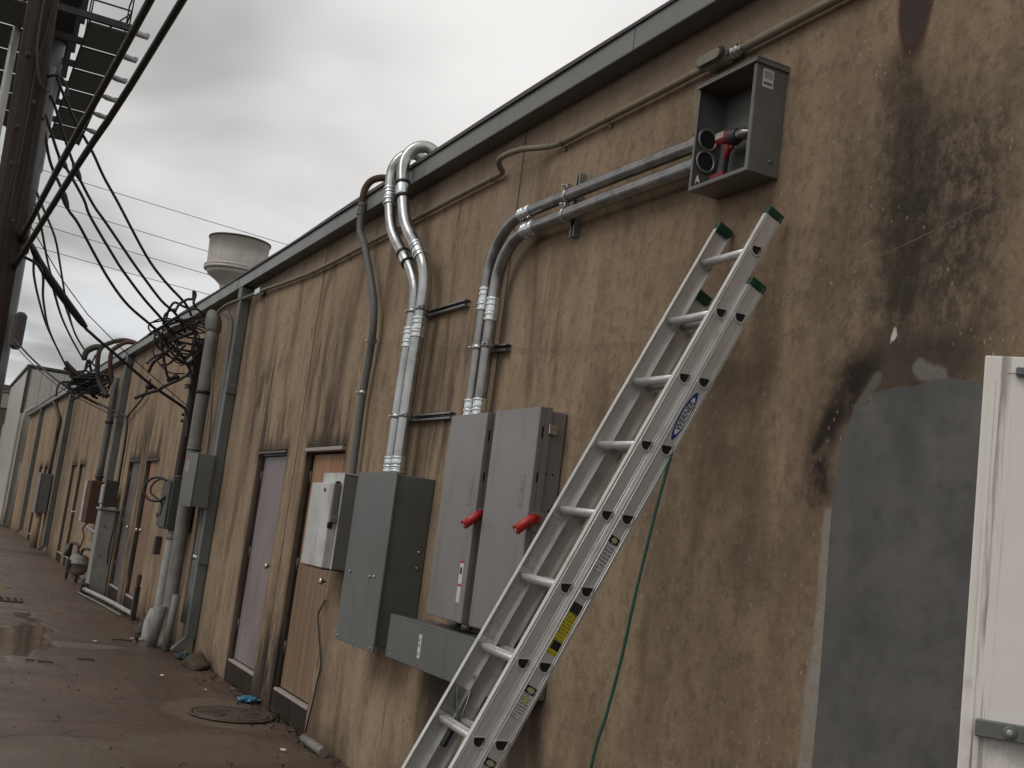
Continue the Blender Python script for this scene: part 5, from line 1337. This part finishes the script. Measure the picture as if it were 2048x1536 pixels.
for i in range(14):
    c = Vector((-22.8, -.50, 3.66)); pts = []
    for k in range(5): pts.append(c + Vector((rg.uniform(-.3, .3), rg.uniform(-.42, .34), rg.uniform(-.26, .22))))
    part(t2, 'cable', 'cable', MB().tube(pts, rg.uniform(.012, .024), 6, True, 5))

# distant wires crossing the sky
for i, (a, b) in enumerate((((-.63, 17.02), (12.11, 16.17)), ((-.65, 15.51), (7.90, 14.85)), ((-.40, 14.32), (7.83, 13.67)), ((-.19, 13.15), (8.0, 12.63)))):
    p = []
    for k in range(13):
        u = -1.0 + 3.2 * k / 12
        p.append((-60, a[0] + (b[0] - a[0]) * u, a[1] + (b[1] - a[1]) * u - .25 * (1 - (2 * (u + 1) / 3.2 - 1) ** 2) + .2))
    wire('distant_wire', p, .016, 'iron', ['highest', 'second highest', 'third highest', 'lowest'][i] + ' of four thin distant wires crossing the sky', 'wire', 'distant wires', 2, 5)

# ================================================================== billboard on a steel post
bb = thing('billboard', (-30, -2.15, 0), 'dark billboard catwalk on a grey steel post, seen from below', 'billboard')
part(bb, 'post', 'steel_post', MB().tube([(-30, -2.08, -.1), (-30, -2.12, 5), (-30, -2.17, 9.2), (-30, -2.18, 9.25), (-30, -2.2, 14)], [.42, .41, .39, .43, .42], 24))
part(bb, 'main_beam', 'billboard_steel', MB().box((-37, -2.5, 12.55), (-26.2, -1.75, 13.25)))
ZW = 12.02
for side, (ya, yb_) in enumerate(((-1.50, -.66), (-2.72, -3.56))):
    for k in range(6):
        x0 = -28.25 - 1.68 * (k - 1)
        part(bb, 'walkway_panel', 'billboard_pan', MB().box((x0 - .10, ya + (.0 if side == 0 else 0), ZW), (x0 - 1.58, yb_, ZW + .05)))
        part(bb, 'outrigger', 'billboard_steel', MB().box((x0 - .055, -2.2, ZW + .051), (x0 + .055, yb_ + (.05 if side == 0 else -.05), ZW + .20)))
        if side == 0 and k < 6:
            lm = part(bb, 'lamp_arm', 'lamp_grey', MB().tube([(x0, yb_, ZW + .08), (x0 + .02, yb_ + .18, ZW + .05), (x0 + .03, yb_ + .44, ZW + .02)], [.035, .075, .06], 10, True, 2).box((x0 - .05, yb_ + .36, ZW + .02), (x0 + .09, yb_ + .46, ZW + .10), .01))
    for yy in (ya, yb_): part(bb, 'edge_rail', 'billboard_steel', MB().bar((-36.6, yy, ZW + .02), (-26.6, yy, ZW + .02), .04, .07))
    bars = [((x, y, ZW), (x, y, ZW + 1.05)) for x in (-26.62, -27.54) for y in (ya, yb_)]
    for z in (.55, 1.03):
        bars += [((-26.62, ya, ZW + z), (-26.62, yb_, ZW + z)), ((-26.62, yb_, ZW + z), (-27.54, yb_, ZW + z))]
    bars.append(((-26.62, (ya + yb_) / 2, ZW), (-26.62, yb_, ZW + .5)))
    for p, q in bars: part(bb, 'guard_rail', 'billboard_steel', MB().bar(p, q, .032))
part(bb, 'sign_face', 'billboard_pan', MB().box((-37, -1.62, 13.3), (-26.4, -1.55, 17.5)))
part(bb, 'sign_face', 'billboard_pan', MB().box((-37, -2.72, 13.3), (-26.4, -2.65, 17.5)))
for x in (-27, -29, -31, -33, -35, -36.6):
    for y in (-1.64, -2.62): part(bb, 'upright', 'billboard_steel', MB().bar((x, y, 12.1), (x, y, 17.4), .12))
part(bb, 'pipe', 'lamp_grey', MB().tube([(-28.4, -2.90, 5), (-28.4, -2.95, 16)], .10, 10))
part(bb, 'junction_box', 'iron', MB().box((-29.65, -1.78, 4.75), (-29.35, -1.50, 5.65), .08))

# ================================================================== roof exhaust fan
fn = thing('roof_fan', (-18, .84, 4.16), 'pale bell-shaped metal exhaust fan standing on the roof', 'exhaust fan')
c0 = (-18, .84, 4.16)
part(fn, 'curb', 'flash', MB().box((-18.42, .42, 4.16), (-17.58, 1.26, 4.62), .02))
part(fn, 'base_skirt', 'fan_metal', MB().lathe([(.40, .46), (.40, .56), (.26, .66), (.22, .80)], c0, (0, 0, 1), 28))
part(fn, 'neck', 'fan_metal', MB().lathe([(.22, .80), (.20, .88), (.22, .95), (.32, 1.03), (.42, 1.09), (.455, 1.16)], c0, (0, 0, 1), 36))
part(fn, 'rim_band', 'fan_metal', MB().lathe([(.455, 1.15), (.49, 1.16), (.495, 1.185), (.475, 1.20), (.495, 1.215), (.49, 1.235), (.455, 1.24)], c0, (0, 0, 1), 36))
part(fn, 'bowl', 'fan_metal', MB().lathe([(.455, 1.20), (.462, 1.40), (.475, 1.66), (.485, 1.665), (.485, 1.69), (.465, 1.69), (.445, 1.40), (.44, 1.2005)], c0, (0, 0, 1), 40, False))
part(fn, 'rim_wire', 'far_trim', MB().lathe([(.478, 1.664), (.490, 1.664), (.490, 1.693), (.478, 1.693)], c0, (0, 0, 1), 40))
part(fn, 'motor_cover', 'old_pipe', MB().lathe([(.30, 1.22), (.28, 1.50), (.05, 1.58)], c0, (0, 0, 1), 20))

# ================================================================== loose things on the ground
def stone(name, c, s, mat, label, seed):
    rg = random.Random(seed); mb = MB()
    CUTS = [(Vector((rg.uniform(-1, 1), rg.uniform(-1, 1), rg.uniform(-.1, 1))).normalized(), rg.uniform(.45, .8)) for _ in range(9)]
    bmesh.ops.create_icosphere(mb.bm, subdivisions=4, radius=1.0)
    from mathutils import noise as nz
    for v in mb.bm.verts:
        k = 1 + .28 * nz.noise(v.co * 1.3 + Vector((seed, 0, 0))) + .10 * nz.noise(v.co * 3.7 + Vector((0, seed, 0)))
        p = v.co * k
        for cn, cd in CUTS:
            e_ = p.dot(cn) - cd
            if e_ > 0: p -= cn * e_ * .9
        if p.z < -.5: p.z = -.5
        v.co = Vector((p.x * s[0], p.y * s[1], (p.z + .5) * s[2]))
    bmesh.ops.translate(mb.bm, verts=mb.bm.verts, vec=Vector(c))
    o = mb.build(name, mat)
    for p in o.data.polygons: p.use_smooth = True
    return tag(o, label, 'rock')
stone('rock', (-11.98, -.15, 0), (.24, .135, .12), 'rock', 'flat-topped brown rock lying by the wall near the downspout outlet', 3)
stone('rock', (-14.75, -.22, 0), (.26, .15, .12), 'rock_dark', 'dark rock behind the white-smeared pipe', 9)
mh = thing('manhole_cover', (-9.33, -.39, 0), 'round iron cover set in the pavement near the wooden door', 'manhole cover')
part(mh, 'ring', 'manhole', MB().lathe([(.305, 0), (.345, 0), (.345, .010), (.305, .010)], (-9.33, -.40, .006), (0, 0, 1), 40))
part(mh, 'lid', 'manhole', MB().lathe([(.300, 0), (.300, .012), (.29, .014)], (-9.33, -.40, .006), (0, 0, 1), 40))
for k in range(8):
    a = k * math.pi / 4
    part(mh, 'lid_rib', 'manhole', MB().obox(Matrix.Translation((-9.33 + .17 * math.cos(a), -.40 + .17 * math.sin(a), .0225)) @ Matrix.Rotation(a, 4, 'Z'), (.12, .02, .004)))
gr = thing('drain_grate', (-17.6, -1.6, 0), 'slotted iron drain grate at the left edge of the pavement', 'drain grate')
part(gr, 'pit', 'dark_hole', MB().box((-17.95, -2.25, -.001), (-17.25, -1.42, .0035)))
for k in range(9):
    part(gr, 'bar', 'manhole', MB().box((-17.94, -2.235 + k * .092, .004), (-17.26, -2.190 + k * .092, .02)))
def crumple(name, c, s, mat, label, cat, seed):
    rg = random.Random(seed); mb = MB()
    bmesh.ops.create_icosphere(mb.bm, subdivisions=3, radius=1.0)
    from mathutils import noise as nz
    for v in mb.bm.verts:
        k = .75 + .55 * nz.noise(v.co * 2.6 + Vector((seed, 1, 2)))
        v.co = Vector((v.co.x * s[0] * k, v.co.y * s[1] * k, max(0.004, (v.co.z * .5 + .45) * s[2] * (k + .2))))
    bmesh.ops.translate(mb.bm, verts=mb.bm.verts, vec=Vector(c))
    return tag(mb.build(name, mat, None, True), label, cat)
crumple('plastic_bag', (-10.0, -.10, .005), (.10, .11, .05), 'blue_bag', 'crumpled blue plastic scrap between the two near doors', 'litter', 2)
crumple('plastic_bag', (-12.55, -.16, .0), (.20, .10, .07), 'green_bag', 'dark green plastic bag crumpled under the near downspout outlet', 'litter', 6)
lt = [(-14.0, -.45, 'white bent paper scrap below the white-smeared pipe'), (-11.2, -.62, 'white pebble-sized scrap in the middle of the pavement'), (-10.5, -.36, 'tiny white scrap near the mauve door'), (-8.0, -.35, 'pale flat scrap at the bottom edge near the wall'), (-13.45, -.95, 'pale curled leaf on the cracked concrete patch')]
for i, (x, y, lb) in enumerate(lt):
    rg = random.Random(i)
    a = rg.uniform(0, 3)
    mb = MB().obox(Matrix.Translation((x, y, .016)) @ Matrix.Rotation(a, 4, 'Z') @ Matrix.Rotation(.35, 4, 'X'), (.045 if i != 0 else .16, .022, .006))
    if i == 0: mb.obox(Matrix.Translation((x + .06, y + .05, .02)) @ Matrix.Rotation(a + 1.1, 4, 'Z'), (.10, .022, .006))
    tag(mb.build('paper_scrap', 'litter'), lb, 'litter')
for i, (x, y, a, l, lb) in enumerate(((-11.6, -1.62, 1.2, .14, 'short dark twig, right one of a pair on the pavement'), (-11.65, -1.75, 1.7, .08, 'short dark twig, left one of a pair on the pavement'), (-11.95, -1.22, 1.5, .16, 'single dark twig further right on the pavement'), (-13.75, -.62, 1.55, .22, 'thin stick pointing at the painted pipe'))):
    tag(MB().tube([(x - l / 2 * math.cos(a), y - l / 2 * math.sin(a), .012), (x, y, .016), (x + l / 2 * math.cos(a), y + l / 2 * math.sin(a), .012)], .008, 6, True, 2).build('twig', 'twig'), lb, 'twig')
tag(MB().tube([(-8.35, -.10, .035), (-8.1, -.10, .035), (-7.86, -.10, .033)], [.03, .034, .036], 14).build('loose_pipe', 'old_pipe'), 'short grey pipe end lying at the foot of the wall', 'pipe')
def weed(c, n, h, label, seed):
    rg = random.Random(seed); t = thing('weed', c, label, 'weed')
    for k in range(n):
        a = rg.uniform(0, 6.28); l = h * rg.uniform(.5, 1.1)
        p0 = Vector(c); p1 = p0 + Vector((math.cos(a) * l * .25, math.sin(a) * l * .2 - .02, l * .6)); p2 = p0 + Vector((math.cos(a) * l * .6, math.sin(a) * l * .45 - .03, l * .85))
        part(t, 'blade', 'leaf', MB().tube([p0, p1, p2], [.006, .005, .001], 5, True, 3))
weed((-15.1, -.10, 0), 10, .38, 'wispy dry weed behind the dark rock', 1)
weed((-8.62, -.06, 0), 7, .12, 'small weed at the foot of the black wall wire', 2)
weed((-9.15, -.06, 0), 9, .12, 'small weed in front of the wooden door', 3)
weed((-13.75, -.45, 0), 8, .13, 'tuft of weed at the foot of the white-smeared pipe', 4)

# dead leaves, grit and small rubbish gathered along the wall foot: too small and too many to count
def debris(n, seed):
    rg = random.Random(seed); mb = MB()
    for k in range(n):
        near_wall = rg.random() < .72
        x = rg.uniform(-24, -6.6)
        y = -abs(rg.gauss(0, .10)) - .015 if near_wall else rg.uniform(-2.4, -.05)
        s_ = rg.uniform(.004, .016) * (1.0 if near_wall else .8)
        a = rg.uniform(0, 6.28); tl = rg.uniform(-.5, .5)
        m_ = Matrix.Translation((x, y, .004 + s_ * .4)) @ Matrix.Rotation(a, 4, 'Z') @ Matrix.Rotation(tl, 4, 'X')
        if k % 3 == 0: mb.obox(m_, (s_ * 1.2, s_, s_ * .8))
        else: 
            vs = [mb.bm.verts.new(m_ @ Vector(q)) for q in ((-s_ * 2, 0, 0), (-s_ * .6, s_ * .9, s_ * .3), (s_ * 1.8, 0, 0), (-s_ * .4, -s_ * .9, s_ * .25))]
            mb.bm.faces.new(vs)
    return mb
for i, (mt_name, nm, lb) in enumerate((('twig', 'leaf_litter', 'dark leaf litter and grit gathered along the foot of the wall'), ('sill', 'gravel', 'dark grit scattered over the alley pavement'), ('concrete_patch', 'gravel', 'pale grit scattered along the wall foot'))):
    tag(debris((900, 260, 350)[i], 40 + i).build(nm, mt_name), lb, 'debris', None, 'stuff')
